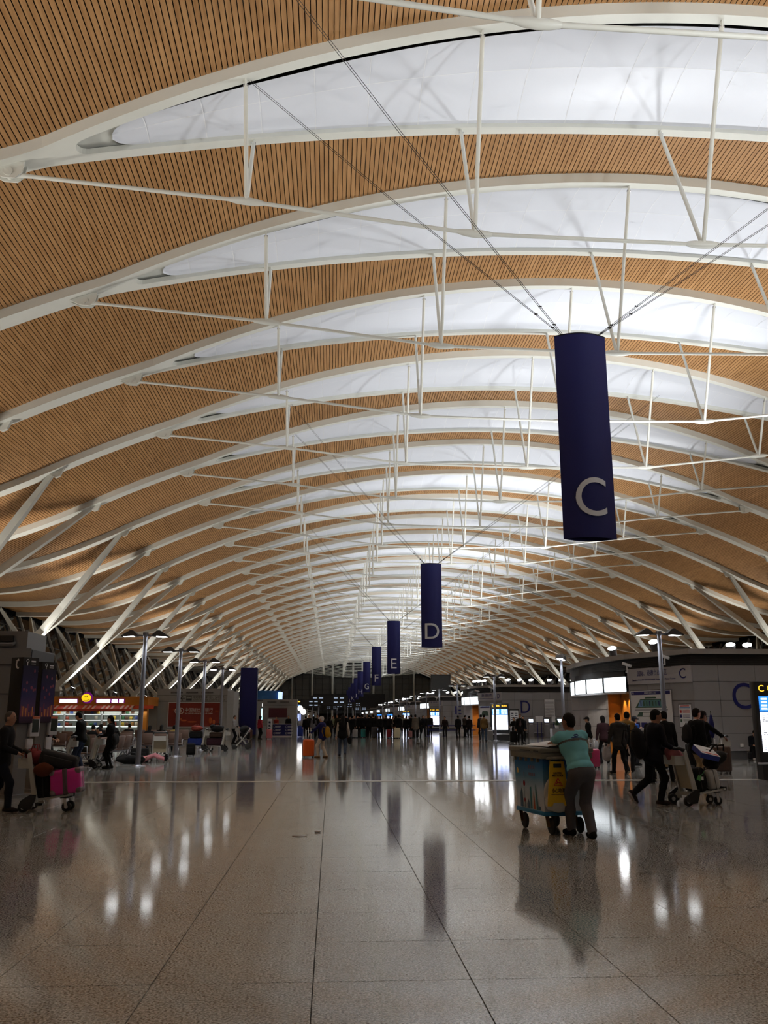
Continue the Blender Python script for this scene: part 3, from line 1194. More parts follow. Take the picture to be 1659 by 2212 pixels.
# end wall: dark glazing with slender white wind posts
def end_wall():
    b = MB()
    Y = 403.5
    b.add([(-45, Y + 1.0, 0), (72, Y + 1.0, 0), (72, Y + 1.0, 29), (-45, Y + 1.0, 29)], [(0, 1, 2, 3)], DARK)
    wl = structure(b.build('wall_end', fix=False))
    EG = mat('end_glass', (0.02, 0.024, 0.024), 0.16, spec=0.8)
    def zt(x):
        return zrib(x - CX) + 0.3
    pts = []
    x = -28.0
    while x < 55:
        z = 3.0
        while z < 26:
            h_ = 2.6
            if z + 0.4 < zt(x + 1.5):
                p = MB()
                z1 = min(z + h_, zt(x + 1.5)) - 0.08
                tilt = rnd.uniform(-0.03, 0.03)
                p.add([(x + 0.06, Y, z), (x + 2.94, Y + tilt, z), (x + 2.94, Y + tilt * 2, z1), (x + 0.06, Y + tilt, z1)], [(0, 1, 2, 3)], EG)
                p.build('pane', wl, fix=False)
            z += h_
        x += 3.0
    for px in (-17.6, -8.6, 0.5, 9.7, 18.9, 28.1, 37.1, 46.1):
        p = MB()
        p.cyl((px, Y - 0.8, 0), (px, Y - 0.8, zt(px)), 0.45, WHITE, n=10)
        p.build('wind_post', wl, fix=False)
    d = MB()
    for z0, z1, x0, x1 in ((7.5, 11.5, -8, 24), (4.5, 7.5, -14, 30)):
        d.box(((x0 + x1) / 2, Y - 1.2, (z0 + z1) / 2), (x1 - x0, 0.6, z1 - z0), mat('bridge_dark', (0.008, 0.008, 0.01), 0.5))
    d.build('footbridge', wl)
    return wl
end_wall()
b = MB()
b.add([(-60, -13, 0), (80, -13, 0), (80, -13, 30), (-60, -13, 30)], [(0, 1, 2, 3)], mat('back_wall', (0.35, 0.34, 0.32), 0.8))
structure(b.build('wall_back', fix=False))

# --- uplighters at the column feet -----------------------------------------------
UPB = mat('uplight_body', (0.10, 0.10, 0.11), 0.4)
def uplight_mesh():
    h_, l_ = MB(), MB()
    h_.box((0, 0, 0.10), (0.5, 0.3, 0.2), UPB)
    h_.cyl((0, 0, 0.2), (0.12, 0, 0.45), 0.2, UPB, 0.24, n=12, caps=False)
    l_.cyl((0.115, 0, 0.43), (0.118, 0, 0.44), 0.225, FLOOD, n=12)
    return h_.mesh('uplight_housing'), l_.mesh('uplight_lens')
UM = uplight_mesh()
GLOW = (1.0, 0.96, 0.90)
for k, y in enumerate([-6.3, 3.7, 13.7] + COLY):
    spot('uplight', (-29.2, y, 4.9), (-10.2, y + 0.5, 25), P_UP_LEFT, 86, 0.75, 0.9, GLOW)
    if k < 13:
      spot('uplight', (-29.8, y + 6, 4.9), (-31, y + 6, 13), P_UP_LEFT * 0.15, 140, 0.9, 0.8, (1.0, 0.92, 0.80))
      spot('uplight', (2 * CX + 29.8, y + 6, 4.9), (2 * CX + 30, y + 6, 13), P_UP_RIGHT * 0.07, 130, 0.9, 0.8, (1.0, 0.92, 0.80))
    spot('uplight', (2 * CX + 29.2, y, 4.9), (2 * CX + 10.2, y + 0.5, 25), P_UP_RIGHT, 86, 0.75, 0.9, GLOW)
    if k >= 5:
        t = thing('uplighter', 'small uplighter at the foot of a left column, %s from the front' % ORD[k - 5], 'floodlight', (-29.4, y, 4.4), 0, 'uplighters at the left columns')
        link('housing', UM[0], t); link('lens', UM[1], t)
        p_ = MB(); p_.box((0.0, 0, -2.2), (0.25, 0.25, 4.4), mat('concrete', (0.3, 0.3, 0.29))); p_.build('mast', t)
# ------------------------------------------------------------------ check-in islands on the right
want_text(list('CDEFGHJKLMN') + ['国际、港澳台办票区', 'Check-in Area for International & Hong Kong-Macao-Taiwan', '国际、港澳台',
    '航站楼示意图 Floorplan', '航站楼摆渡车（21、26号门外）', 'Terminal Shuttle Bus  In Door No.21  No.26', '中国进出口银行', 'THE EXPORT-IMPORT BANK OF CHINA',
    'CAUTION', 'WET FLOOR', '小心地滑', 'VERY 468', '国内出发', 'T2', '值机柜台'])
BANDM = mat('louvre_black', (0.014, 0.014, 0.016), 0.5)
CAPM = mat('roof_cap', (0.33, 0.31, 0.29), 0.6)
STONE = mat('stone_panel', srgb(150, 140, 130), 0.5, noise=0.08, nscale=6)
ORANGE = mat('amber_wall', srgb(190, 120, 45), 0.5)
JOINT = mat('joint_dark', (0.05, 0.05, 0.055), 0.7)
SIGNP = mat('sign_panel', srgb(178, 178, 184), 0.4)
CCTV = mat('cctv_white', (0.75, 0.76, 0.78), 0.4)
PAPER = mat('paper_white', (0.72, 0.73, 0.75), 0.5)
def facing_cam(x, y, z):               # local XZ plane, front towards -Y
    return Matrix.Translation((x, y, z))
def along(p0, p1, z=0.0):
    """frame whose +X runs from p0 to p1 and whose front (-Y) faces the outside on the right-hand side of travel"""
    d = Vector((p1[0] - p0[0], p1[1] - p0[1], 0)).normalized()
    M = Matrix(((d.x, -d.y, 0, p0[0]), (d.y, d.x, 0, p0[1]), (0, 0, 1, z), (0, 0, 0, 1)))
    return M
ROWS = [0.36, 0.98, 1.62, 2.25, 2.98, 3.62]
def wall_panels(parent, p0, p1, widths, m, rows=ROWS, lean=False, name='wall_panel', single=True):
    T = along(p0, p1)
    x = 0.0
    Lw = math.hypot(p1[0] - p0[0], p1[1] - p0[1])
    mb = MB()
    for wd in widths:
        if x >= Lw - 0.05:
            break
        wd = min(wd, Lw - x)
        for a, c in zip(rows, rows[1:]):
            g_ = 0.008
            if single:
                mb = MB()
            vs = [T @ Vector(p) for p in ((x + g_, 0, a + g_), (x + wd - g_, 0, a + g_), (x + wd - g_, 0, c - g_), (x + g_, 0, c - g_),
                                           (x + g_, 0.05, a + g_), (x + wd - g_, 0.05, a + g_), (x + wd - g_, 0.05, c - g_), (x + g_, 0.05, c - g_))]
            mb.add(vs, [(0, 1, 2, 3), (1, 5, 6, 2), (3, 2, 6, 7), (4, 0, 3, 7), (4, 5, 1, 0)], m)
            if single:
                mb.build(name, parent, fix=False)
        x += wd
    if not single:
        stuff(mb.build(name + '_field', parent, fix=False))
    c = MB()
    q = [T @ Vector(p) for p in ((0, 0.03, 0), (Lw, 0.03, 0), (Lw, 0.03, rows[-1]), (0, 0.03, rows[-1]))]
    c.add(q, [(0, 1, 2, 3)], JOINT)
    c.build('joint_backing', parent, fix=False)
    k = MB()
    vs = [T @ Vector(p) for p in ((0, -0.02, 0), (Lw, -0.02, 0), (Lw, -0.02, 0.30), (0, -0.02, 0.30))]
    k.add(vs, [(0, 1, 2, 3)], mat('plinth_grey', (0.13, 0.13, 0.135), 0.35))
    k.build('plinth', parent, fix=False)
    k = MB()
    a, c_ = T @ Vector((0, -0.05, 0.33)), T @ Vector((Lw, -0.05, 0.33))
    k.cyl(a, c_, 0.03, STEEL, n=8)
    k.build('bumper_rail', parent, fix=False)
def floodlamp(parent, x, y, z, aim=(-0.35, -0.55)):
    t = MB()
    t.box((x, y, z + 0.05), (0.16, 0.16, 0.10), UPB)
    t.cyl((x, y, z + 0.1), (x + aim[0] * 0.3, y + aim[1] * 0.3, z + 0.42), 0.16, UPB, 0.20, n=12, caps=True)
    h = t.build('floodlight', parent)
    l = MB()
    a = Vector((x + aim[0] * 0.3, y + aim[1] * 0.3, z + 0.42)); d = Vector((aim[0] * 0.3, aim[1] * 0.3, 0.32)).normalized()
    l.cyl(a - d * 0.02, a + d * 0.015, 0.19, FLOOD, n=14)
    l.ball(a, (0.16, 0.16, 0.10), FLOOD, 10, 6)
    l.build('floodlight_lens', h, fix=False)
def cctv(parent, x, y, z, yaw):
    t = MB()
    M = Matrix.Rotation(yaw, 3, 'Z') @ Matrix.Rotation(R(20), 3, 'X')
    t.cyl((x, y + 0.15, z - 0.25), (x, y, z - 0.25), 0.03, CCTV)
    t.cyl((x, y, z - 0.25), (x, y, z), 0.03, CCTV)
    t.rbox((x, y, z + 0.06), (0.13, 0.42, 0.12), CCTV, 0.02, 2, M)
    return t.build('security_camera', parent)

def island(idx, letter):
    Y = 34.8 + 40.1 * idx
    near = idx <= 1
    lab = 'grey-panelled check-in island marked %s with black louvre band on the right' % letter
    t = thing('check_in_island', lab, 'check-in island', (0, 0, 0), 0, 'check-in islands')
    XR = 44.0
    A, Bp, Cc, D_ = (14.35, Y), (12.9, Y + 3.5), (12.75, Y + 6.0), (13.2, Y + 14.0)
    E_ = (15.2, Y + 17.5)
    single = idx <= 2
    # front face (towards the viewer), travelling left to right
    wall_panels(t, A, (XR, Y), [1.05] + [1.5] * 4 if near else [1.05] + [1.5] * 3, GREYP, single=single)
    rest0 = 14.35 + 1.05 + 1.5 * (4 if near else 3)
    wall_panels(t, (rest0, Y), (XR, Y), [1.5] * 20, GREYP, single=False)
    # chamfer carrying the area sign
    wall_panels(t, Bp, A, [1.2, 1.3, 1.3], GREYP, single=single)
    # long end towards the concourse: amber recess, then pale stone
    wall_panels(t, (13.35, Y + 6.0), (13.25, Y + 3.4), [3], ORANGE, rows=[0.0, 1.3, 2.72], name='amber_panel')
    wall_panels(t, D_, Cc, [1.9] * 5, STONE, rows=[0.36, 1.15, 1.95, 2.72], name='stone_panel', single=single)
    k = MB()
    k.box((13.05, Y + 6.02, 1.35), (0.6, 0.06, 2.7), ORANGE)
    k.build('recess_jamb', t)
    wall_panels(t, E_, D_, [1.3] * 4, GREYP, single=False)
    wall_panels(t, (XR, Y + 17.5), E_, [1.5] * 20, GREYP, single=False)
    # black louvre band and roof cap, following the outline, curved over the end
    ring = [(14.3, Y), (13.6, Y + 1.65), (12.95, Y + 3.3), (12.62, Y + 5.2), (12.5, Y + 7.5), (12.55, Y + 10), (12.85, Y + 12.5), (13.4, Y + 14.8), (14.4, Y + 16.6), (15.2, Y + 17.5), (XR, Y + 17.5), (XR, Y)]
    k = MB()
    k.prism(ring, 3.62, 4.06, BANDM)
    band = k.build('louvre_band', t)
    if near:
        for zz in (3.69, 3.76, 3.83, 3.90, 3.97):
            s_ = MB()
            pts = [(p[0], p[1], zz) for p in ring[:4]]
            s_.tube([(XR, Y - 0.01, zz), (14.29, Y - 0.01, zz)] + [(p[0] - 0.012, p[1] - 0.005, zz) for p in ring[1:5]], 0.012, mat('louvre_edge', (0.022, 0.022, 0.024), 0.5), 4)
            s_.build('louvre_slat', band, fix=False)
    cx0 = [(14.15, Y - 0.18), (13.4, Y + 1.6), (12.7, Y + 3.3), (12.36, Y + 5.2), (12.24, Y + 7.5), (12.3, Y + 10), (12.65, Y + 12.6), (13.25, Y + 15.0), (14.3, Y + 16.9), (15.2, Y + 17.7), (XR, Y + 17.7), (XR, Y - 0.18)]
    k = MB()
    k.prism(cx0, 4.06, 4.26, CAPM)
    k.build('roof_cap', t)
    # fascia with light boxes over the counter end
    fas = [(13.0, Y + 4.2), (12.55, Y + 5.9), (12.35, Y + 8.0), (12.4, Y + 10.2), (12.7, Y + 12.2), (13.2, Y + 13.9)]
    k = MB()
    k.prism(fas[::1] + [(13.9, Y + 13.9), (13.9, Y + 4.2)], 3.36, 3.62, BANDM)
    k.prism(fas[::1] + [(13.9, Y + 13.9), (13.9, Y + 4.2)], 2.62, 2.70, mat('fascia_soffit', (0.45, 0.46, 0.48), 0.5))
    k.build('fascia', t)
    for a, c in zip(fas, fas[1:]):
        T = along(c, a)
        Lw = math.hypot(a[0] - c[0], a[1] - c[1])
        q = MB()
        q.box(T @ Vector((Lw / 2, 0.03, 3.03)), (Lw - 0.10, 0.08, 0.64), LIGHTBOX, M=T.to_3x3())
        q.build('light_box', t)
        q = MB()
        q.box(T @ Vector((0, 0.01, 3.03)), (0.07, 0.12, 0.68), BANDM, M=T.to_3x3())
        q.build('light_box_mullion', t)
    # area sign over the chamfer
    T = along(Bp, A)
    k = MB()
    k.box(T @ Vector((1.9, -0.03, 3.30)), (3.75, 0.05, 0.66), SIGNP, M=T.to_3x3())
    sg = k.build('area_sign', t)
    if idx <= 3:
        k = MB()
        Lf = T @ Matrix.Translation((1.55, -0.056, 3.42))
        text_mb(k, '国际、港澳台办票区', LETBLUE, 0.24, Lf, width=1.75)
        text_mb(k, 'Check-in Area for International & Hong Kong-Macao-Taiwan', LETBLUE, 0.09, T @ Matrix.Translation((1.6, -0.056, 3.13)), width=2.6)
        text_mb(k, letter, LETBLUE, 0.40, T @ Matrix.Translation((3.3, -0.056, 3.32)))
        stuff(k.build('sign_lettering', sg, fix=False))
    # big island letter on the front wall
    k = MB()
    text_mb(k, letter, LETBLUE, 1.02, Matrix.Translation((16.3, Y - 0.003, 2.42)), width=0.80, thick=0.02)
    k.build('island_letter', t, fix=False)
    # roof furniture
    if idx == 0:
        fl = [(13.0, Y + 5.6), (13.6, Y + 1.9), (15.0, Y + 5.5), (17.5, Y + 3.2), (18.3, Y + 3.3), (24, Y + 4), (30, Y + 4)]
    else:
        fl = [(12.9 + 0.3 * q, Y + 4.8 - 0.7 * q) for q in range(3)] + [(15.2 + 1.0 * q + (0.6 if q > 2 else 0), Y + 1.2) for q in range(6)]
    if idx <= 5:
        for x, y in fl:
            floodlamp(t, x, y, 4.26)
        cctv(t, 13.6, Y + 0.9, 3.95, R(60))
        if near:
            cctv(t, 12.75, Y + 3.1, 3.75, R(75))
    for x in ((20, 30) if idx < 6 else (24,)):
        spot('flood', (x, Y + 8.5, 4.9), (15, Y + 9, 25), P_UP_ISLAND, 130, 0.9, 1.0, (0.94, 0.97, 1.0))
        spot('flood', (x, Y + 8.5, 4.9), (15, Y + 25, 25), P_UP_ISLAND, 86, 0.9, 1.0, (0.94, 0.97, 1.0))
    if idx <= 2:
        k = MB()
        k.box((19.2, Y + 2.5, 4.62), (0.36, 0.3, 0.36), GREYP); k.box((19.2, Y + 2.5, 4.35), (0.08, 0.08, 0.2), UPB)
        k.build('roof_speaker', t)
    return t
LET = 'CDEFGHJKLM'
for i in range(9):
    island(i, LET[i])
# amber recess downlights on island C and D
for i in (0, 1):
    for q in range(3):
        spot('recess_lamp', (13.1, 34.8 + 40.1 * i + 3.9 + 0.75 * q, 2.58), (13.3, 34.8 + 40.1 * i + 3.9 + 0.75 * q, 0), 70, 80, 0.7, 0.04, (1.0, 0.78, 0.42))
# extra overhead floods in front (behind the viewer the hall goes on the same way)
for x in (20, 30):
    spot('flood', (x, 3, 4.9), (15, 4, 25), P_UP_ISLAND, 130, 0.9, 1.0, (0.94, 0.97, 1.0))
    spot('flood', (x, 3, 4.9), (15, 20, 25), P_UP_ISLAND, 86, 0.9, 1.0, (0.94, 0.97, 1.0))

# ------------------------------------------------------------------ banners
def banner(k, letter):
    Y = 24.0 + 40.1 * k
    a, bb, z0, z1 = 0.765, 0.30, 6.5, 12.65
    X = 7.25
    t = thing('hanging_banner', 'tall navy hanging banner with white letter %s' % letter, 'banner', (X, Y, z0), 0, 'hanging letter banners')
    n = 40
    prof = []
    for i in range(n):
        th = 2 * PI * i / n
        # lens section: two shallow arcs
        x = a * math.cos(th)
        y = bb * math.copysign(1 - (x / a) ** 2, math.sin(th)) if 0 < i < n and i != n // 2 else 0.0
        prof.append((x, y))
    m = MB()
    vs = [(p[0], p[1], 0) for p in prof] + [(p[0], p[1], z1 - z0) for p in prof]
    m.add(vs, [(i, (i + 1) % n, n + (i + 1) % n, n + i) for i in range(n)], NAVY, True)
    m.add(vs, [tuple(range(n, 2 * n))], NAVY)
    m.add([(p[0], p[1], 0.12) for p in prof], [tuple(range(n))[::-1]], BLACK)
    m.build('banner_cloth', t, fix=False)
    m = MB()
    text_mb(m, letter, LETTER, 1.12, Matrix.Translation((0.02 if letter == 'C' else 0, -0.01, 1.17)), width=0.88 if letter in 'CG' else None, thick=0.03,
            bend=lambda x: -bb * (1 - (x / a) ** 2))
    m.build('banner_letter', t, fix=False)
    f = MB()
    f.tube([(p[0], p[1], z1 - z0) for p in prof], 0.02, BLACK, 5, closed=True)
    f.build('hanging_frame', t, fix=False)
    if True:
        for q, tx in ((-1, -3.2), (1, 24.0)):
            for ry in (18.7 + 40 * k + 10 - 1.6, 18.7 + 40 * k + 1.6):
                for d in ((-0.05, 0.05) if k < 4 else (0.0,)):
                    c = MB()
                    top = Vector((tx - X + d, ry - Y, zrib(tx - CX) + 0.05 - z0))
                    bot = Vector((q * 0.62 * a + d * 0.5, 0, z1 - z0))
                    c.tube([bot, bot * 0.5 + top * 0.5 + Vector((0, 0, -0.12)), top], 0.0085, BLACK, 5)
                    for s_ in (0.03, 0.075):
                        p = bot + (top - bot) * s_
                        c.ball(p, 0.03, BLACK, 6, 4)
                    c.build('suspension_cable', t, fix=False)
for k, l in enumerate('CDEFGHJKLM'):
    banner(k, l)
# ------------------------------------------------------------------ lamp posts
def post_meshes():
    d = {}
    m = MB(); m.lathe([(0.0, 0), (0.26, 0), (0.26, 0.012), (0.11, 0.03), (0.09, 0.06), (0.0, 0.06)], (0, 0, 0), POSTM, 18); d['base_plate'] = m.mesh('base_plate')
    m = MB(); m.cyl((0, 0, 0.04), (0, 0, 4.42), 0.085, POSTM, 0.070, n=14); d['pole'] = m.mesh('pole')
    m = MB(); m.box((0, 0, 4.36), (0.75, 0.05, 0.06), POSTM); m.cyl((0, 0, 4.3), (0, 0, 4.46), 0.095, POSTM, n=12); d['cross_arm'] = m.mesh('cross_arm')
    HB = mat('lamp_hood', (0.06, 0.06, 0.065), 0.45)
    for q, nm in ((-1, 'hoodL'), (1, 'hoodR')):
        m = MB()
        T = Matrix.Translation((0, 0.19, 4.36)) @ Matrix.Rotation(PI / 2, 4, 'X')
        poly = [(0.26 * q, -0.03), (0.80 * q, -0.05), (0.80 * q, -0.02), (0.50 * q, 0.17), (0.40 * q, 0.16), (0.26 * q, 0.03)]
        m.prism(poly, 0, 0.38, HB, T)
        d[nm] = m.mesh('lamp_hood')
        m = MB(); m.box((0.56 * q, 0, 4.318), (0.34, 0.26, 0.02), LAMP); d['lens' + nm[-1]] = m.mesh('lamp_lens')
    return d
PM_ = post_meshes()
def lamp_post(x, y, lab, grp, light=True, rz=0.0):
    t = thing('lamp_post', lab, 'lamp post', (x, y, 0), rz, grp)
    for k in ('base_plate', 'pole', 'cross_arm'):
        link(k, PM_[k], t)
    for q in 'LR':
        h = link('lamp_hood', PM_['hood' + q], t)
        link('lamp_lens', PM_['lens' + q], h)
    if light:
        for q in (-0.56, 0.56):
            spot('post_light', (x + q * math.cos(rz), y + q * math.sin(rz), 4.27), (x + q * math.cos(rz), y + q * math.sin(rz), 0), P_POST * 0.5, 150, 0.6, 0.1, (0.95, 0.98, 1.0))
for i, y in enumerate((31.1, 38.5, 45.9, 53.5)):
    lamp_post(-6.45, y, 'grey twin-headed lamp post beside the left seating, %s from the front' % ORD[i], 'left lamp posts', i < 3)
for i, y in enumerate((29.5, 42.6, 62, 80.5, 94, 107, 121, 135, 149, 163, 180, 200)):
    lamp_post(11.1 + (0.25 if i > 1 else 0), y, 'twin-headed lamp post in front of the check-in islands, %s from the front' % ORD[i], 'right lamp posts', i < 5, R(70) if i == 1 else 0.0)

# ------------------------------------------------------------------ flight information totems
def screen_mat():
    return mat('screen_white', (0.8, 0.82, 1.0), 0.3, emit=3.0, ecol=(0.84, 0.86, 1.0)), mat('screen_blue', (0.02, 0.15, 0.6), 0.3, emit=1.6, ecol=(0.03, 0.22, 0.9)), \
           mat('screen_ink', (0.02, 0.03, 0.06), 0.4), mat('amber_text', (1, 0.6, 0.05), 0.4, emit=1.6, ecol=(1.0, 0.55, 0.04)), mat('screen_lines', (0.7, 0.8, 1), 0.4, emit=2.2, ecol=(0.75, 0.85, 1.0))
SW, SB, SI, AMB, SLN = screen_mat()
def totem(idx, letter):
    X, Y = 11.95, 23.4 + 40.0 * idx
    t = thing('information_totem', 'black flight information totem with lit screen and amber letter %s' % letter, 'information totem', (X, Y, 0), 0, 'flight information totems')
    m = MB(); m.rbox((0, 0.13, 1.49), (1.30, 0.26, 2.10), BLACK, 0.015); m.box((0, 0.13, 0.22), (1.24, 0.34, 0.44), BLACK); m.build('casing', t)
    m = MB(); m.tube([(-0.72, 0.0, 0.42), (-0.66, -0.08, 0.42), (0.66, -0.08, 0.42), (0.72, 0.0, 0.42)], 0.025, STEEL, 8); m.build('bumper_rail', t)
    m = MB(); m.box((0, -0.012, 1.95), (1.10, 0.02, 0.40), SB); m.build('blue_screen', t)
    m = MB(); m.box((0, -0.012, 1.22), (1.10, 0.02, 1.02), SW); sc = m.build('timetable_screen', t)
    if idx <= 3:
        m = MB()
        text_mb(m, letter, AMB, 0.17, Matrix.Translation((-0.46, -0.012, 2.36)))
        text_mb(m, '国际、港澳台', AMB, 0.12, Matrix.Translation((0.12, -0.012, 2.37)), width=0.80)
        stuff(m.build('header_lettering', t, fix=False))
        m = MB()
        rr = random.Random(idx)
        for r in range(4):
            for c in (-0.42, 0.18):
                m.box((c, -0.024, 2.08 - 0.085 * r), (0.16, 0.004, 0.05), SLN)
                m.box((c + 0.25, -0.024, 2.08 - 0.085 * r), (0.22, 0.004, 0.045), SLN)
        for r in range(22):
            z = 1.68 - r * 0.043
            x = -0.5
            while x < 0.5:
                wd = rr.uniform(0.03, 0.10)
                if rr.random() < 0.62:
                    m.box((x + wd / 2, -0.024, z), (wd, 0.004, 0.018), SI if rr.random() < 0.8 else SB)
                x += wd + rr.uniform(0.02, 0.06)
        stuff(m.build('timetable_lines', sc, fix=False))
for i in range(6):
    totem(i, LET[i])

# ------------------------------------------------------------------ wall boards on island C and D
def board(label, p0, p1, u0, u1, z0, z1, deco, cat='notice board', name='notice_board'):
    T = along(p0, p1)
    t = thing(name, label, cat, (0, 0, 0), 0)
    c = (u0 + u1) / 2
    m = MB(); m.box(T @ Vector((c, -0.03, (z0 + z1) / 2)), (u1 - u0, 0.05, z1 - z0), CHROME, M=T.to_3x3()); m.build('frame', t)
    m = MB(); m.box(T @ Vector((c, -0.06, (z0 + z1) / 2)), (u1 - u0 - 0.05, 0.012, z1 - z0 - 0.05), PAPER, M=T.to_3x3()); m.build('sheet', t)
    m = MB(); deco(m, T, c); stuff(m.build('print', t, fix=False))
    return t
INKS = [mat('ink_navy', srgb(40, 40, 110), 0.6), mat('ink_teal', srgb(90, 140, 140), 0.6), mat('ink_green', srgb(60, 90, 75), 0.6), mat('ink_red', srgb(200, 60, 60), 0.6), mat('ink_lightblue', srgb(120, 160, 205), 0.6), mat('ink_grey', srgb(120, 122, 128), 0.6)]
def quadp(m, T, pts, ink, off=-0.068):
    m.add([T @ Vector((x, off, z)) for x, z in pts], [tuple(range(len(pts)))], ink)
def map_print(m, T, c):
    quadp(m, T, [(c - 1.16, 2.52), (c + 1.16, 2.52), (c + 1.16, 2.66), (c - 1.16, 2.66)], INKS[0])
    text_mb(m, '航站楼示意图 Floorplan', PAPER, 0.075, T @ Matrix.Translation((c, -0.069, 2.59)))
    text_mb(m, 'T2', PAPER, 0.07, T @ Matrix.Translation((c - 1.05, -0.069, 2.59)))
    quadp(m, T, [(c - 0.95, 1.98), (c + 0.95, 1.98), (c + 0.62, 2.34), (c - 0.62, 2.34)], INKS[2])
    quadp(m, T, [(c - 0.55, 2.02), (c + 0.75, 2.02), (c + 0.55, 2.30), (c - 0.45, 2.30)], INKS[1], -0.070)
    quadp(m, T, [(c - 0.80, 2.02), (c - 0.50, 2.02), (c - 0.42, 2.30), (c - 0.62, 2.30)], INKS[4], -0.070)
    quadp(m, T, [(c - 0.35, 2.36), (c + 0.35, 2.36), (c + 0.30, 2.43), (c - 0.30, 2.43)], INKS[2])
    for i in range(8):
        x = c - 0.62 + i * 0.18
        quadp(m, T, [(x, 2.06), (x + 0.06, 2.06), (x + 0.05, 2.26), (x, 2.26)], INKS[0] if i % 3 == 0 else INKS[2], -0.072)
    quadp(m, T, [(c - 0.98, 1.88), (c + 0.98, 1.88), (c + 0.98, 1.91), (c - 0.98, 1.91)], INKS[5])
    quadp(m, T, [(c - 0.90, 1.62), (c + 0.90, 1.62), (c + 0.72, 1.80), (c - 0.72, 1.80)], INKS[2])
    quadp(m, T, [(c - 0.55, 1.64), (c + 0.55, 1.64), (c + 0.5, 1.78), (c - 0.5, 1.78)], PAPER, -0.070)
    for i in range(5):
        quadp(m, T, [(c - 1.1 + i * 0.45, 1.15), (c - 0.72 + i * 0.45, 1.15), (c - 0.72 + i * 0.45, 1.38), (c - 1.1 + i * 0.45, 1.38)], INKS[0] if i < 4 else INKS[4])
def poster_print(m, T, c):
    quadp(m, T, [(c - 0.24, 2.02), (c + 0.24, 2.02), (c + 0.24, 2.05), (c - 0.24, 2.05)], INKS[3])
    quadp(m, T, [(c - 0.28, 1.95), (c + 0.28, 1.95), (c + 0.28, 1.99), (c - 0.28, 1.99)], INKS[4])
    for i, k in enumerate((3, 0, 2)):
        z = 1.82 - 0.18 * i
        quadp(m, T, [(c - 0.28, z - 0.06), (c - 0.18, z - 0.06), (c - 0.18, z + 0.06), (c - 0.28, z + 0.06)], INKS[k])
        for j in range(3):
            quadp(m, T, [(c - 0.12, z - 0.05 + j * 0.04), (c + 0.26, z - 0.05 + j * 0.04), (c + 0.26, z - 0.035 + j * 0.04), (c - 0.12, z - 0.035 + j * 0.04)], INKS[k])
def lines_print(m, T, c):
    for j in range(14):
        quadp(m, T, [(c - 0.38, 1.62 + j * 0.095), (c + 0.36, 1.62 + j * 0.095), (c + 0.36, 1.65 + j * 0.095), (c - 0.38, 1.65 + j * 0.095)], INKS[5])
IC0, IC1 = (12.9, 38.3), (14.35, 34.8)
board('white terminal floor plan board with navy header on island C', IC0, IC1, 0.15, 2.62, 1.02, 2.72, map_print, 'map board', 'floor_plan_board')
board('narrow white poster with red and blue icons beside the floor plan board', IC0, IC1, 2.95, 3.65, 1.20, 2.12, poster_print, 'poster', 'wall_poster')
board('white text notice on the wall of island D right of its letter', (14.35, 74.9), (44, 74.9), 3.55, 4.45, 1.55, 3.05, lines_print)
def small_map(m, T, c):
    quadp(m, T, [(c - 0.75, 2.35), (c + 0.75, 2.35), (c + 0.75, 2.48), (c - 0.75, 2.48)], INKS[0])
    quadp(m, T, [(c - 0.6, 1.7), (c + 0.6, 1.7), (c + 0.4, 2.1), (c - 0.4, 2.1)], INKS[2])
board('white floor plan board with navy header on island D', (12.9, 78.4), (14.35, 74.9), 0.3, 2.0, 1.1, 2.5, small_map, 'map board', 'floor_plan_board')
m = MB()
for x in (15.05, 15.75):
    m = MB(); m.rbox((x + 0.35, 34.78, 0.52), (0.13, 0.03, 0.13), PAPER, 0.01); o = m.build('wall_socket')
    tag(o, 'white wall socket low on island C below its big letter, %s one' % ('left' if x < 15.5 else 'right'), 'socket', 'wall sockets')

# ------------------------------------------------------------------ self check-in machines before island D
def checkin_machine(x, y, k):
    t = thing('check_in_machine', 'grey self check-in machine before island D, %s from the left' % ['first', 'second', 'third', 'fourth'][k], 'kiosk', (x, y, 0), 0, 'self check-in machines')
    m = MB(); m.rbox((0, 0.15, 0.55), (0.46, 0.36, 1.1), mat('machine_grey', (0.20, 0.20, 0.22), 0.5), 0.02); m.build('cabinet', t)
    m = MB(); m.rbox((0, 0.10, 1.28), (0.46, 0.12, 0.40), BLACK, 0.02, M=Matrix.Rotation(R(-18), 3, 'X')); m.build('monitor', t)
    m = MB(); m.box((0, 0.035, 1.29), (0.36, 0.012, 0.26), SLN, M=Matrix.Rotation(R(-18), 3, 'X')); m.build('screen', t)
    m = MB(); m.box((0, -0.04, 0.98), (0.24, 0.03, 0.05), STEEL); m.build('card_slot', t)
for k, x in enumerate((16.45, 17.75, 18.85, 20.0)):
    checkin_machine(x, 73.6, k)
for k, x in enumerate((15.6, 16.95, 17.28, 18.3)):
    t = thing('sign_stand', 'blue post sign stand between the check-in machines, %s from the left' % ['first', 'second', 'third', 'fourth'][k], 'sign stand', (x, 73.5, 0), 0, 'sign stands')
    m = MB(); m.cyl((0, 0, 0), (0, 0, 1.2), 0.03, LETBLUE, n=8); m.cyl((0, 0, 0), (0, 0, 0.03), 0.16, LETBLUE, n=14); m.build('post', t)
    m = MB(); m.box((0, -0.03, 1.42), (0.32, 0.03, 0.46), PAPER); m.build('sheet', t)
    m = MB(); m.box((0, -0.01, 1.42), (0.36, 0.02, 0.50), mat('machine_grey', (0.2, 0.2, 0.22))); m.build('sign_plate', t)
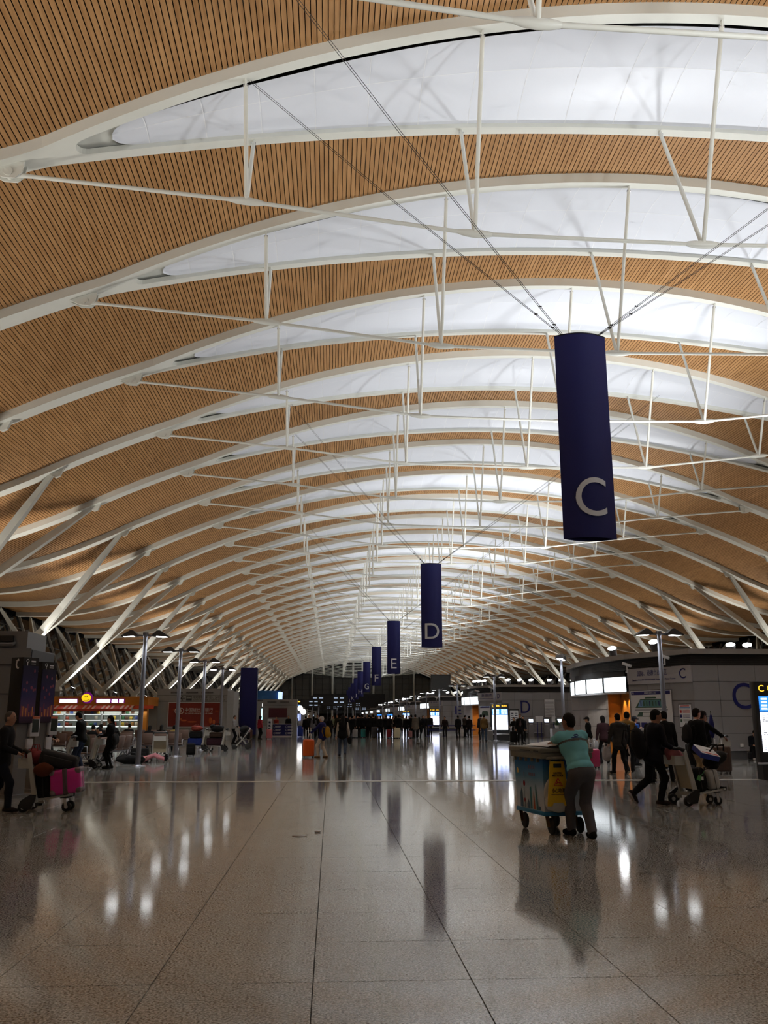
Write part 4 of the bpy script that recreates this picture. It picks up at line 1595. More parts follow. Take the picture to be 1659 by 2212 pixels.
# folding notice beside totem D
t = thing('notice_stand', 'black framed notice stand between totem D and the letter D', 'sign stand', (13.6, 66.5, 0))
m = MB(); m.box((0, 0, 1.15), (0.75, 0.06, 2.0), BLACK); m.box((0, 0, 0.08), (0.8, 0.3, 0.16), BLACK); m.build('frame', t)
m = MB(); m.box((0, -0.035, 1.2), (0.62, 0.012, 1.75), PAPER); sh = m.build('sheet', t)
m = MB()
for j in range(10):
    for i in range(2):
        m.box((-0.15 + 0.3 * i, -0.044, 0.5 + 0.15 * j), (0.2, 0.004, 0.07), INKS[5] if (i + j) % 3 else SI)
stuff(m.build('print', sh))

# ------------------------------------------------------------------ left: service tower, phone totems
def ac_tower():
    t = thing('service_tower', 'tall grey air-handling tower at the left edge behind the phone totems', 'service tower', (0, 0, 0))
    DG = mat('tower_grey', srgb(112, 113, 116), 0.45)
    m = MB()
    m.box((-9.0, 25.0, 1.69), (2.12, 2.0, 3.38), DG); m.build('cabinet', t)
    for z in (1.0, 2.2, 2.95):
        m = MB(); m.box((-9.0, 23.985, z), (2.12, 0.02, 0.018), BLACK); m.build('panel_joint', t)
    m = MB(); m.box((-9.35, 25.2, 3.63), (2.3, 1.6, 0.48), DG); m.build('air_head', t)
    m = MB(); m.box((-9.1, 24.36, 3.66), (1.1, 0.12, 0.16), BLACK); m.build('air_slot', t)
    m = MB(); m.box((-9.1, 24.3, 3.52), (1.2, 0.26, 0.06), DG, M=Matrix.Rotation(R(20), 3, 'X')); m.build('slot_lip', t)
    m = MB(); m.box((-7.935, 25.0, 1.7), (0.02, 1.9, 3.3), BLACK); m.build('side_seam', t)
ac_tower()
def poster_mat():
    mt, nt, b = nodes_of('city_night_print')
    tc = nt.nodes.new('ShaderNodeTexCoord'); sp = nt.nodes.new('ShaderNodeSeparateXYZ')
    nt.links.new(tc.outputs['Object'], sp.inputs[0])
    mr = nt.nodes.new('ShaderNodeMapRange'); mr.inputs[1].default_value = 1.45; mr.inputs[2].default_value = 2.65
    nt.links.new(sp.outputs[2], mr.inputs[0])
    r = ramp(nt, [(0.0, srgb(48, 38, 52)), (0.12, srgb(70, 50, 75)), (0.3, srgb(88, 70, 108)), (0.5, srgb(62, 58, 100)), (1.0, srgb(44, 44, 66))])
    nt.links.new(mr.outputs[0], r.inputs[0]); nt.links.new(r.outputs[0], b.inputs['Base Color'])
    b.inputs['Roughness'].default_value = 0.3
    return mt
CITY = poster_mat()
GLOWW = mat('print_orange', srgb(215, 140, 90), 0.5)
PINKP = mat('print_pink', srgb(150, 80, 100), 0.5)
def phone_totem(x, y, rz, lab):
    t = thing('phone_totem', lab, 'phone kiosk', (x, y, 0), rz, 'phone totems')
    GR = mat('kiosk_grey', srgb(105, 104, 104), 0.5)
    m = MB(); m.box((0, 0, 2.16), (0.40, 0.36, 1.36), BLACK); m.build('tower', t)
    m = MB(); m.box((0, 0.03, 0.74), (0.34, 0.30, 1.48), GR); m.build('stand', t)
    m = MB(); m.box((0, 0, 0.03), (0.55, 0.5, 0.06), GR); m.build('foot', t)
    m = MB(); m.box((0, -0.19, 2.08), (0.38, 0.02, 1.18), CITY); po = m.build('poster', t)
    m = MB()
    rr = random.Random(int(y * 7))
    for i in range(9):
        hh = rr.uniform(0.06, 0.30)
        m.box((-0.16 + 0.04 * i, -0.203, 1.62 + hh / 2), (0.025, 0.004, hh), GLOWW if i % 2 else PINKP)
    for i in range(8):
        m.ball((rr.uniform(-0.15, 0.15), -0.203, rr.uniform(2.0, 2.6)), (0.022, 0.004, 0.035), PINKP, 8, 5)
    stuff(m.build('poster_print', po, fix=False))
    # handset sign on the side face and the white mark on the front head
    m = MB()
    pts = [(-0.203, 0.07 - 0.10 * math.sin(a) * 0.5, 2.74 - 0.09 * math.cos(a) * -1 - 0.02) for a in np.linspace(-2.3, -0.6, 8)]
    m.tube([(-0.205, -0.05, 2.79), (-0.205, 0.0, 2.77), (-0.205, 0.02, 2.70), (-0.205, 0.0, 2.64), (-0.205, -0.06, 2.61)], [0.025, 0.018, 0.016, 0.018, 0.025], LETTER, 6)
    m.build('handset_sign', t)
    m = MB()
    m.tube([(-0.09 + 0.03 * math.cos(a), -0.188, 2.77 + 0.03 * math.sin(a)) for a in np.linspace(0, 2 * PI, 12)], 0.007, LETTER, 5)
    m.box((-0.09, -0.188, 2.70), (0.014, 0.008, 0.08), LETTER)
    m.box((0.06, -0.188, 2.76), (0.11, 0.006, 0.03), LETTER); m.box((0.06, -0.188, 2.71), (0.11, 0.006, 0.012), LETTER)
    stuff(m.build('head_lettering', t, fix=False))
    m = MB(); m.rbox((0.24, -0.12, 1.42), (0.24, 0.16, 0.42), mat('phone_white', srgb(196, 196, 200), 0.4), 0.02); ph = m.build('phone_unit', t)
    m = MB(); m.box((0.24, -0.205, 1.43), (0.16, 0.01, 0.27), mat('phone_screen', srgb(60, 66, 62), 0.2)); m.build('phone_screen', ph)
    m = MB(); m.box((0.24, -0.205, 1.60), (0.19, 0.012, 0.05), mat('phone_orange', srgb(210, 110, 70), 0.5)); m.build('phone_label', ph)
    m = MB(); m.rbox((0.16, -0.12, 1.0), (0.16, 0.12, 0.34), mat('phone_white', srgb(196, 196, 200)), 0.02); m.build('keypad_unit', t)
phone_totem(-6.52, 19.4, R(58), 'nearer black phone totem with city night poster at the left edge')
phone_totem(-6.62, 21.0, R(56), 'farther black phone totem with city night poster')

# ------------------------------------------------------------------ left: snack shop
def shop():
    t = thing('snack_shop', 'orange snack shop with striped awning, smiling face sign and lit shelves', 'shop', (0, 0, 0))
    OR_ = mat('shop_orange', srgb(196, 120, 32), 0.5)
    x0, x1, Y, zt = -20.5, -12.45, 62.0, 2.95
    m = MB(); m.box(((x0 + x1) / 2, Y + 1.9, (2.36 + zt) / 2), (x1 - x0, 3.8, zt - 2.36), OR_); m.build('fascia', t)
    m = MB(); m.box(((x0 + x1) / 2, Y + 3.6, 1.18), (x1 - x0, 0.3, 2.36), mat('shop_inner', (0.25, 0.22, 0.18), 0.7)); m.build('rear_wall', t)
    for x in (x1 - 0.27,):
        m = MB(); m.box((x, Y + 0.25, 1.18), (0.54, 0.5, 2.36), OR_); m.build('corner_pier', t)
    # awning with red and white stripes
    RED, WHT = mat('awning_red', srgb(200, 70, 40), 0.6), mat('awning_white', srgb(225, 190, 170), 0.6)
    aw = MB()
    n = 46
    for i in range(n):
        xa = x0 + (x1 - 0.9 - x0) * i / n; xb = x0 + (x1 - 0.9 - x0) * (i + 1) / n
        mm = WHT if (i % 8) in (1, 3, 5) else RED
        aw.add([(xa, Y - 0.02, 2.36), (xb, Y - 0.02, 2.36), (xb - 0.1, Y - 0.45, 2.12), (xa - 0.1, Y - 0.45, 2.12)], [(0, 1, 2, 3)], mm)
        aw.add([(xa - 0.1, Y - 0.45, 2.12), (xb - 0.1, Y - 0.45, 2.12), (xb - 0.1, Y - 0.45, 1.98), (xa - 0.1, Y - 0.45, 1.98)], [(0, 1, 2, 3)], RED)
    aw.build('awning', t, fix=False)
    aw = MB(); aw.add([(x1 - 0.85, Y - 0.02, 2.36), (x1 + 0.45, Y - 0.02, 2.36), (x1 + 0.5, Y - 0.45, 2.12), (x1 - 0.9, Y - 0.45, 2.12)], [(0, 1, 2, 3)], RED)
    aw.build('awning', t, fix=False)
    SIGNL = mat('shop_sign_lit', (1, 0.9, 1), 0.4, emit=3.0, ecol=(1.0, 0.92, 1.0))
    PUR = mat('shop_purple', srgb(120, 20, 130), 0.5, emit=0.5, ecol=srgb(120, 20, 130))
    def sign(xa, xb, nm):
        m = MB(); m.rbox(((xa + xb) / 2, Y - 0.05, 2.66), (xb - xa + 0.12, 0.06, 0.30), PUR, 0.03); s_ = m.build(nm, t)
        m = MB(); m.rbox(((xa + xb) / 2, Y - 0.085, 2.66), (xb - xa, 0.03, 0.22), SIGNL, 0.02); m.build('lit_lettering', s_)
    sign(-18.3, -17.15, 'shop_sign'); sign(-15.85, -14.95, 'shop_sign'); sign(-14.85, -14.45, 'shop_sign'); sign(-14.35, -14.05, 'shop_sign')
    YEL = mat('smile_yellow', srgb(250, 215, 30), 0.4, emit=0.9, ecol=srgb(250, 215, 30))
    m = MB(); c = Vector((-16.55, Y - 0.06, 2.86))
    m.cyl(c + Vector((0.06, 0.02, 0)), c + Vector((0.06, -0.03, 0)), 0.38, PUR, n=26); fc = m.build('smile_sign', t)
    m = MB(); m.ball(c + Vector((0, -0.04, 0)), (0.32, 0.03, 0.27), YEL, 20, 8); m.build('smile_face', fc, fix=False)
    m = MB()
    m.tube([c + Vector((0.24 * math.sin(a), -0.075, -0.02 - 0.16 * math.cos(a))) for a in np.linspace(-0.7, 1.0, 8)], 0.014, BLACK, 5)
    m.ball(c + Vector((-0.08, -0.07, 0.09)), (0.025, 0.01, 0.045), BLACK); m.ball(c + Vector((0.05, -0.07, 0.10)), (0.03, 0.01, 0.05), BLACK)
    stuff(m.build('smile_print', fc, fix=False))
    # lit shelving
    TUBE = mat('shelf_tube', (0.9, 1.0, 0.95), 0.4, emit=3.2, ecol=(0.88, 1.0, 0.95))
    PALE = mat('shelf_back', (0.35, 0.36, 0.33), 0.6)
    nb = 6
    wd = (x1 - 0.6 - x0) / nb
    for i in range(nb):
        xa = x0 + wd * i
        m = MB(); m.box((xa + wd / 2, Y + 0.75, 1.25), (wd - 0.06, 0.04, 2.0), PALE); sh = m.build('shelf_unit', t)
        for z in (0.55, 1.0, 1.42, 1.80):
            q = MB(); q.box((xa + wd / 2, Y + 0.5, z), (wd - 0.08, 0.5, 0.03), ALU); q.build('shelf', sh)
            q = MB(); q.box((xa + wd / 2, Y + 0.30, z - 0.04), (wd - 0.16, 0.04, 0.03), TUBE); q.build('shelf_light', sh)
        q = MB(); q.box((xa + 0.02, Y + 0.3, 1.2), (0.06, 0.08, 2.36), ALU); q.build('shelf_upright', sh)
    m = MB(); m.box(((x0 + x1 - 0.6) / 2, Y + 0.45, 0.26), (x1 - x0 - 0.7, 0.7, 0.5), ALU); m.build('counter_base', t)
    cols = [(150, 60, 40), (190, 160, 60), (60, 110, 70), (190, 180, 160), (90, 60, 40), (60, 80, 140), (170, 120, 60)]
    rr = random.Random(3)
    meshes = []
    for c in cols:
        q = MB(); q.rbox((0, 0, 0.11), (0.20, 0.16, 0.22), mat('pack_%d_%d_%d' % c, srgb(*c), 0.5), 0.02, 1); meshes.append(q.mesh('snack_box'))
    cn = ['red', 'mustard', 'green', 'cream', 'brown', 'blue', 'tan']
    for z, zn in ((1.015, 'lower'), (1.435, 'middle'), (1.815, 'top')):
        count = 0
        for i in range(nb):
            xx = x0 + wd * i + 0.16
            while xx < x0 + wd * (i + 1) - 0.15:
                if rr.random() < 0.8 and xx > -19.3:
                    ci = rr.randrange(7)
                    o = link('snack_box', meshes[ci], None, (xx, Y + 0.45, z))
                    o.scale = (1, 1, rr.uniform(0.8, 1.15))
                    count += 1
                    tag(o, 'small %s snack box on the %s shop shelf, %s from the left' % (cn[ci], zn, 'first' if count == 1 else ORD[count - 1]), 'snack box', 'packaged snacks on the shop shelves')
                xx += rr.uniform(0.24, 0.40)
    for x in (-18, -15, -13.2):
        l = bpy.data.lights.new('shop_light', 'AREA'); l.energy = 18; l.size = 1.5; l.color = (0.92, 1.0, 0.95)
        o = bpy.data.objects.new('shop_light', l); COL.objects.link(o); o.location = (x, Y + 0.2, 1.95); o.rotation_euler = (0, 0, 0)
shop()

# ------------------------------------------------------------------ left: bank advertising block, pillar, service desk
def vent(parent, x, y, z, wd, h_=0.14):
    m = MB(); m.box((x, y - 0.02, z), (wd, 0.04, h_), BLACK); v = m.build('air_vent', parent)
    for k in range(2):
        q = MB(); q.box((x, y - 0.045, z - h_ / 4 + k * h_ / 2), (wd, 0.02, 0.015), ALU); q.build('vent_blade', v)
def bank_block():
    t = thing('advertising_block', 'grey service block with red bank billboard and shuttle bus sign', 'billboard block', (0, 0, 0))
    G2 = mat('block_grey', srgb(150, 150, 146), 0.5)
    x0, x1, Y, zt = -12.6, -7.55, 66.0, 3.60
    m = MB(); m.box(((x0 + x1) / 2, Y + 2, zt / 2), (x1 - x0, 4.0, zt), G2); m.build('block_body', t)
    m = MB(); m.prism([(x1, Y), (x1 + 0.42, Y + 0.5), (x1 + 0.42, Y + 4), (x1, Y + 4)], 0, zt - 0.15, G2); m.build('corner_wing', t)
    for x in (-11.2, -10.1, -9.0):
        vent(t, x, Y, 3.32, 0.85)
    m = MB(); m.box(((x0 + x1) / 2, Y - 0.02, 3.13), (x1 - x0, 0.03, 0.02), BLACK); m.build('panel_joint', t)
    m = MB(); m.box(((x0 + x1) / 2, Y - 0.02, 2.70), (x1 - x0, 0.03, 0.02), BLACK); m.build('panel_joint', t)
    m = MB(); m.box((-9.88, Y - 0.03, 1.75), (3.80, 0.06, 1.78), ALU); bb_ = m.build('billboard', t)
    RB = mat('billboard_red', srgb(124, 34, 20), 0.45, noise=0.25, nscale=0.8)
    m = MB(); m.box((-9.88, Y - 0.065, 1.75), (3.66, 0.02, 1.66), RB); m.build('billboard_sheet', bb_)
    m = MB()
    W = mat('bank_white', srgb(225, 215, 205), 0.5)
    for dx in (-0.10, 0.10):
        m.tube([(-10.95 + dx + 0.21 * math.cos(a), Y - 0.085, 2.02 + 0.20 * math.sin(a)) for a in np.linspace(0, 2 * PI, 20)], 0.025, W, 5)
    m.tube([(-10.85 + 0.08 * math.cos(a), Y - 0.085, 2.0 + 0.08 * math.sin(a)) for a in np.linspace(0, 2 * PI, 14)], 0.018, W, 5)
    text_mb(m, '中国进出口银行', W, 0.27, Matrix.Translation((-9.55, Y - 0.08, 2.10)), width=2.0)
    text_mb(m, 'THE EXPORT-IMPORT BANK OF CHINA', W, 0.09, Matrix.Translation((-9.55, Y - 0.08, 1.84)), width=2.0)
    GD = mat('billboard_gold', srgb(190, 90, 40), 0.5)
    for x, z, a, c in ((-11.3, 2.1, 0.14, 0.03), (-11.2, 2.16, 0.09, 0.025), (-8.25, 2.02, 0.14, 0.03), (-8.7, 1.35, 0.12, 0.22), (-8.45, 1.25, 0.10, 0.16), (-10.6, 1.35, 0.22, 0.06), (-10.0, 1.25, 0.35, 0.05), (-10.8, 1.45, 0.06, 0.05)):
        m.ball((x, Y - 0.078, z), (a, 0.004, c), GD, 12, 6)
    stuff(m.build('billboard_print', bb_, fix=False))
    m = MB(); IK = mat('sign_black', (0.03, 0.03, 0.03), 0.6)
    m.box((-10.75, Y - 0.012, 2.92), (0.34, 0.012, 0.035), IK)
    for q in (-1, 1):
        m.box((-10.83, Y - 0.012, 2.92 + q * 0.07), (0.24, 0.012, 0.035), IK, M=Matrix.Rotation(-q * R(45), 3, 'Y'))
    m.tube([(-10.5, Y - 0.015, 2.78), (-10.12, Y - 0.015, 2.78), (-10.12, Y - 0.015, 3.05), (-10.5, Y - 0.015, 3.05)], 0.02, IK, 4, closed=True)
    m.box((-10.31, Y - 0.012, 2.85), (0.36, 0.012, 0.10), IK)
    text_mb(m, '航站楼摆渡车（21、26号门外）', IK, 0.20, Matrix.Translation((-8.85, Y - 0.012, 2.99)), width=2.3)
    text_mb(m, 'Terminal Shuttle Bus  In Door No.21  No.26', IK, 0.09, Matrix.Translation((-8.85, Y - 0.012, 2.81)), width=2.3)
    stuff(m.build('direction_lettering', t, fix=False))
bank_block()
t = thing('navy_pillar', 'tall plain navy blue pillar left of the concourse', 'pillar', (-6.78, 74, 0))
m = MB(); m.rbox((0, 0.4, 2.77), (1.36, 0.8, 5.54), NAVY, 0.03); m.build('pillar_body', t)
m = MB(); m.box((0, 0.4, 0.1), (1.42, 0.86, 0.2), BLACK); m.build('pillar_base', t)
m = MB(); m.box((0.69, 0.4, 2.8), (0.015, 0.76, 5.4), mat('pillar_edge', srgb(24, 28, 60), 0.5)); m.build('edge_strip', t)

def planter(x, y, lab, h_=0.7):
    t = thing('potted_plant', lab, 'potted plant', (x, y, 0), 0)
    m = MB(); m.box((0, 0, 0.42), (0.9, 0.7, 0.84), mat('planter_grey', (0.35, 0.35, 0.36), 0.5), taper=1.0); m.build('planter', t)
    m = MB(); m.lathe([(0.0, 0.84), (0.14, 0.84), (0.20, 1.05), (0.0, 1.05)], (0, 0, 0), mat('pot_white', (0.6, 0.6, 0.58), 0.5), 12); m.build('pot', t)
    rr = random.Random(int(x * 10))
    for i in range(26):
        a = rr.uniform(0, 2 * PI); L_ = rr.uniform(0.25, 0.55); e = rr.uniform(0.3, 1.3)
        d = Vector((math.cos(a) * math.cos(e), math.sin(a) * math.cos(e), math.sin(e)))
        s_ = d.cross(Vector((0, 0, 1))).normalized() * 0.06
        p = Vector((0, 0, 1.0)); q = p + d * L_; r_ = q + d * 0.12 - Vector((0, 0, 0.08))
        l = MB(); l.add([p, q * 0.5 + p * 0.5 + s_, q, q * 0.5 + p * 0.5 - s_, r_], [(0, 1, 2, 3), (1, 4, 3)], LEAF); l.build('leaf', t, fix=False)
planter(-6.0, 78.0, 'green potted plant on a grey planter right of the navy pillar')
planter(-5.3, 84.5, 'low dark potted plant behind the woman in red')

def desk():
    t = thing('service_desk', 'navy service desk with white pictogram signs in the middle distance', 'service desk', (-4.05, 75.5, 0))
    m = MB(); m.box((0, 0.4, 0.5), (1.5, 0.8, 1.0), NAVY); m.box((0, 0.4, 1.02), (1.6, 0.9, 0.05), ALU); m.box((0, 0.38, 0.04), (1.56, 0.9, 0.08), ALU); m.build('desk_body', t)
    for i, z in enumerate((0.82, 0.55, 0.28)):
        for x in (-0.62, 0.38):
            m = MB()
            m.tube([(x - 0.06, -0.012, z - 0.07), (x + 0.06, -0.012, z - 0.07), (x + 0.06, -0.012, z + 0.07), (x - 0.06, -0.012, z + 0.07)], 0.012, LETTER, 4, closed=True)
            m.box((x + 0.32, -0.008, z + 0.035), (0.42, 0.012, 0.05), LETTER); m.box((x + 0.30, -0.008, z - 0.04), (0.38, 0.012, 0.03), LETTER)
            stuff(m.build('pictogram', t, fix=False))
    t2 = thing('pylon_sign', 'narrow white vertical pylon sign left of the service desk', 'sign', (-5.05, 75.2, 0))
    m = MB(); m.box((0, 0.1, 0.72), (0.36, 0.2, 1.44), PAPER); m.build('pylon', t2)
    m = MB()
    for k in range(4):
        m.box((0, -0.006, 0.35 + 0.27 * k), (0.18, 0.012, 0.16), SI)
        m.box((0.05, -0.012, 0.38 + 0.27 * k), (0.07, 0.012, 0.06), PAPER)
    stuff(m.build('pylon_lettering', t2))
    t3 = thing('desk_canopy', 'grey counter kiosk with dark red board behind the service desk', 'kiosk', (-4.5, 79.5, 0))
    m = MB(); m.box((0, 1, 1.55), (3.0, 2.0, 3.1), mat('block_grey', srgb(150, 150, 146))); m.build('kiosk_body', t3)
    m = MB(); m.box((-0.15, -0.03, 1.95), (1.6, 0.06, 0.8), mat('maroon_board', srgb(80, 30, 40), 0.5)); m.build('red_board', t3)
    m = MB(); m.box((0, -0.02, 2.6), (2.9, 0.03, 0.02), BLACK); m.build('panel_joint', t3)
    vent(t3, -0.7, 0, 2.88, 0.8); vent(t3, 0.4, 0, 2.88, 0.8)
desk()
def blue_kiosk():
    t = thing('blue_kiosk', 'kiosk with blue top, bright blue screen and glowing corner column', 'kiosk', (-6.6, 92, 0))
    m = MB(); m.box((0, 1.0, 1.65), (2.6, 2.0, 3.3), mat('block_grey', srgb(150, 150, 146))); m.build('kiosk_body', t)
    m = MB(); m.box((0, 1.0, 3.75), (2.7, 2.2, 0.9), mat('kiosk_blue', srgb(40, 100, 160), 0.5)); m.build('blue_top', t)
    m = MB(); m.box((0.0, -0.04, 1.55), (1.0, 0.06, 1.9), BLACK); s_ = m.build('screen_frame', t)
    m = MB(); m.box((0.0, -0.08, 1.85), (0.9, 0.03, 1.15), mat('screen_cyan', (0.4, 0.8, 1), 0.4, emit=2.2, ecol=(0.45, 0.85, 1.0))); m.build('screen', s_)
    m = MB(); m.box((0.0, -0.08, 0.95), (0.9, 0.03, 0.6), mat('screen_azure', (0.05, 0.4, 1), 0.4, emit=1.6, ecol=(0.04, 0.35, 0.95))); m.build('screen', s_)
    m = MB(); m.box((1.42, -0.1, 2.1), (0.34, 0.34, 3.9), mat('column_glow', (0.5, 0.7, 1), 0.4, emit=1.5, ecol=(0.45, 0.6, 1.0)), taper=1.25); m.build('glowing_column', t)
    m = MB(); m.box((0.0, -0.04, 2.78), (0.75, 0.05, 0.28), mat('sign_lit', (1, 1, 1), 0.4, emit=2.5)); m.build('lit_sign', t)
    vent(t, -0.6, 0, 3.2, 0.8)
blue_kiosk()

FSL = mat('far_sign_text', (0.5, 0.6, 0.8), 0.4, emit=0.4, ecol=(0.6, 0.75, 1.0))
# hanging direction signs and far lamps
def hang_sign(x, y, z, wd, lab, colr):
    t = thing('direction_sign', lab, 'sign', (x, y, z), 0, 'distant direction signs')
    m = MB(); m.box((0, 0, 0), (wd, 0.3, wd * 0.24), BLACK); m.build('sign_box', t)
    m = MB()
    for r in (-1, 1):
        for c in (-0.36, -0.2, 0.18, 0.34):
            m.box((c * wd, -0.16, r * wd * 0.055), (wd * 0.10, 0.02, wd * 0.032), FSL if (c > 0 or colr == 0) else (AMB if r > 0 else SB))
    stuff(m.build('sign_lettering', t))
    for q in (-0.42, 0.42):
        m = MB(); m.cyl((q * wd, 0, -z), (q * wd, 0, 0), 0.09, POSTM, n=8); m.build('sign_post', t)
hang_sign(-3.4, 118, 3.3, 4.2, 'distant black direction sign with amber text left of the concourse', 1)
hang_sign(-0.4, 150, 4.3, 6.4, 'distant black direction sign with white and blue text in the middle', 0)
for k in range(4):
    hang_sign(3.0 + (k % 3) * 4 - k * 0.9, 200 + 40 * k, 4.0 + 0.8 * (k % 2), 4.0, 'faint lit direction sign far down the hall, %s from the front' % ORD[k], 0)
for k, (x, y, z) in enumerate(((-3.55, 104, 2.55), (-3.15, 103, 2.15))):
    t = thing('globe_lamp', 'glowing white globe lamp in the left middle distance, %s one' % ['upper', 'lower'][k], 'lamp', (x, y, 0), 0, 'globe lamps')
    m = MB(); m.ball((0, 0, z), 0.30, mat('globe_glow', (1, 1, 1), 0.4, emit=6.0), 14, 10); m.build('globe', t)
    m = MB(); m.cyl((0, 0, 0), (0, 0, z - 0.28), 0.05, POSTM, n=8); m.cyl((0, 0, 0), (0, 0, 0.04), 0.2, POSTM, n=12); m.build('stem', t)
# rows of distant shop fronts on the left
for k in range(8):
    y = 112 + 34 * k
    t = thing('shop_front', 'distant grey kiosk with lit window on the left side, %s from the front' % ORD[k], 'kiosk', (-7.8 - 0.3 * (k % 2), y, 0), 0, 'distant left kiosks')
    m = MB(); m.box((0, 2, 1.7), (5.0, 4.0, 3.4), mat('block_grey', srgb(150, 150, 146))); m.build('kiosk_body', t)
    m = MB(); m.box((0.8, -0.05, 1.5), (2.0, 0.08, 1.3), mat('window_lit_%d' % (k % 3), (1, 1, 1), 0.4, emit=1.4, ecol=[(0.5, 0.7, 1.0), (1.0, 0.9, 0.75), (0.3, 0.4, 1.0)][k % 3])); m.build('lit_window', t)
    m = MB(); m.box((0, -0.05, 3.0), (4.6, 0.08, 0.35), BLACK); m.build('sign_band', t)
t = thing('dark_display_board', 'large dark display board standing above island E', 'display board', (15.0, 122.5, 4.28))
m = MB(); m.box((0, 0, 1.5), (2.7, 0.5, 3.0), mat('board_dark', (0.03, 0.032, 0.035), 0.5)); m.build('board', t)
m = MB(); m.box((0, -0.26, 1.5), (2.4, 0.03, 2.6), mat('board_face', (0.045, 0.05, 0.052), 0.35)); m.build('board_face', t)
# ------------------------------------------------------------------ luggage and trolleys
TROL_ALU = mat('trolley_alu', srgb(190, 190, 184), 0.4, metal=0.2)
TROL_PANEL = mat('trolley_panel', srgb(176, 164, 138), 0.6)
def trolley_meshes():
    d = []
    def put(nm, m, sub=None):
        d.append((nm, m.mesh(nm), sub))
    for q in (-1, 1):
        m = MB(); m.beam([(0.06, q * 0.26, 0.16), (-0.12, q * 0.25, 1.0)], [0.045, 0.045], [0.085, 0.065], TROL_ALU); put('side_post', m)
    m = MB(); m.beam([(0.035, 0, 0.30), (-0.075, 0, 0.80)], [0.47, 0.47], [0.02, 0.02], TROL_PANEL); put('back_panel', m)
    m = MB()
    for y in (-0.24, -0.08, 0.08, 0.24):
        m.beam([(0.02, y, 0.20), (0.66, y * 0.8, 0.285)], [0.035, 0.035], [0.03, 0.03], TROL_ALU)
    m.beam([(0.66, -0.24, 0.29), (0.66, 0.24, 0.29)], [0.05, 0.05], [0.035, 0.035], TROL_ALU, up=(1, 0, 0))
    m.beam([(0.04, -0.28, 0.2), (0.04, 0.28, 0.2)], [0.06, 0.06], [0.06, 0.06], TROL_ALU, up=(1, 0, 0))
    put('deck', m)
    m = MB(); m.box((0.68, 0, 0.30), (0.06, 0.44, 0.07), BLACK); put('front_bumper', m)
    m = MB(); m.tube([(-0.12, -0.25, 1.0), (-0.20, -0.23, 1.04), (-0.24, -0.18, 1.03), (-0.24, 0.18, 1.03), (-0.20, 0.23, 1.04), (-0.12, 0.25, 1.0)], [0.04, 0.038, 0.03, 0.03, 0.038, 0.04], BLACK, 8); put('handle', m)
    m = MB()
    m.box((-0.20, 0, 0.74), (0.20, 0.42, 0.015), TROL_ALU); m.box((-0.30, 0, 0.82), (0.015, 0.42, 0.17), TROL_ALU)
    for q in (-1, 1):
        m.box((-0.20, q * 0.21, 0.82), (0.20, 0.012, 0.17), TROL_ALU)
    put('basket', m)
    for q in (-1, 1):
        m = MB()
        m.lathe([(0.0, -0.028), (0.075, -0.028), (0.092, -0.018), (0.092, 0.018), (0.075, 0.028), (0.0, 0.028)], (-0.13, q * 0.28, 0.092), RUBBER, 18, Matrix.Rotation(PI / 2, 3, 'X'))
        m.cyl((-0.13, q * 0.312, 0.092), (-0.13, q * 0.25, 0.092), 0.04, ALU, n=12); put('rear_wheel', m)
        m = MB(); m.prism([(-0.20, 0.10), (-0.17, 0.20), (-0.02, 0.30), (0.08, 0.30), (0.07, 0.20), (0.02, 0.06), (-0.08, 0.05)], -0.02, 0.02, BLACK, Matrix.Translation((0, q * 0.335, 0)) @ Matrix.Rotation(PI / 2, 4, 'X')); put('wheel_guard', m)
        m = MB(); m.prism([(-0.12, 0.11), (0.02, 0.27), (0.07, 0.10)], -0.015, 0.015, TROL_ALU, Matrix.Translation((0, q * 0.30, 0)) @ Matrix.Rotation(PI / 2, 4, 'X')); put('gusset', m)
    for q in (-1, 1):
        m = MB()
        m.lathe([(0.0, -0.022), (0.065, -0.022), (0.080, -0.014), (0.080, 0.014), (0.065, 0.022), (0.0, 0.022)], (0.56, q * 0.14, 0.080), RUBBER, 16, Matrix.Rotation(PI / 2, 3, 'X'))
        m.cyl((0.56, q * 0.165, 0.08), (0.56, q * 0.115, 0.08), 0.032, ALU, n=10); put('front_wheel', m)
        m = MB(); m.beam([(0.56, q * 0.172, 0.08), (0.52, q * 0.172, 0.25)], [0.012, 0.012], [0.05, 0.04], ALU); m.box((0.52, q * 0.14, 0.25), (0.14, 0.09, 0.05), BLACK); put('castor_fork', m)
    return d
TRM = trolley_meshes()
def trolley(lab, x, y, rz, grp='luggage trolleys'):
    t = thing('luggage_trolley', lab, 'luggage trolley', (x, y, 0), rz, grp)
    for nm, me, _ in TRM:
        link(nm, me, t)
    return t
def fabric(c):
    return mat('fab_%d_%d_%d' % c, srgb(*[v * 0.75 for v in c]), 0.8, spec=0.3, noise=0.2, nscale=15)
def shellm(c):
    return mat('shell_%d_%d_%d' % c, srgb(*c), 0.32, noise=0.05, nscale=6)
def place(t, M):
    t.matrix_world = M
    t.location, q, _ = M.decompose()
    t.rotation_euler = q.to_euler()
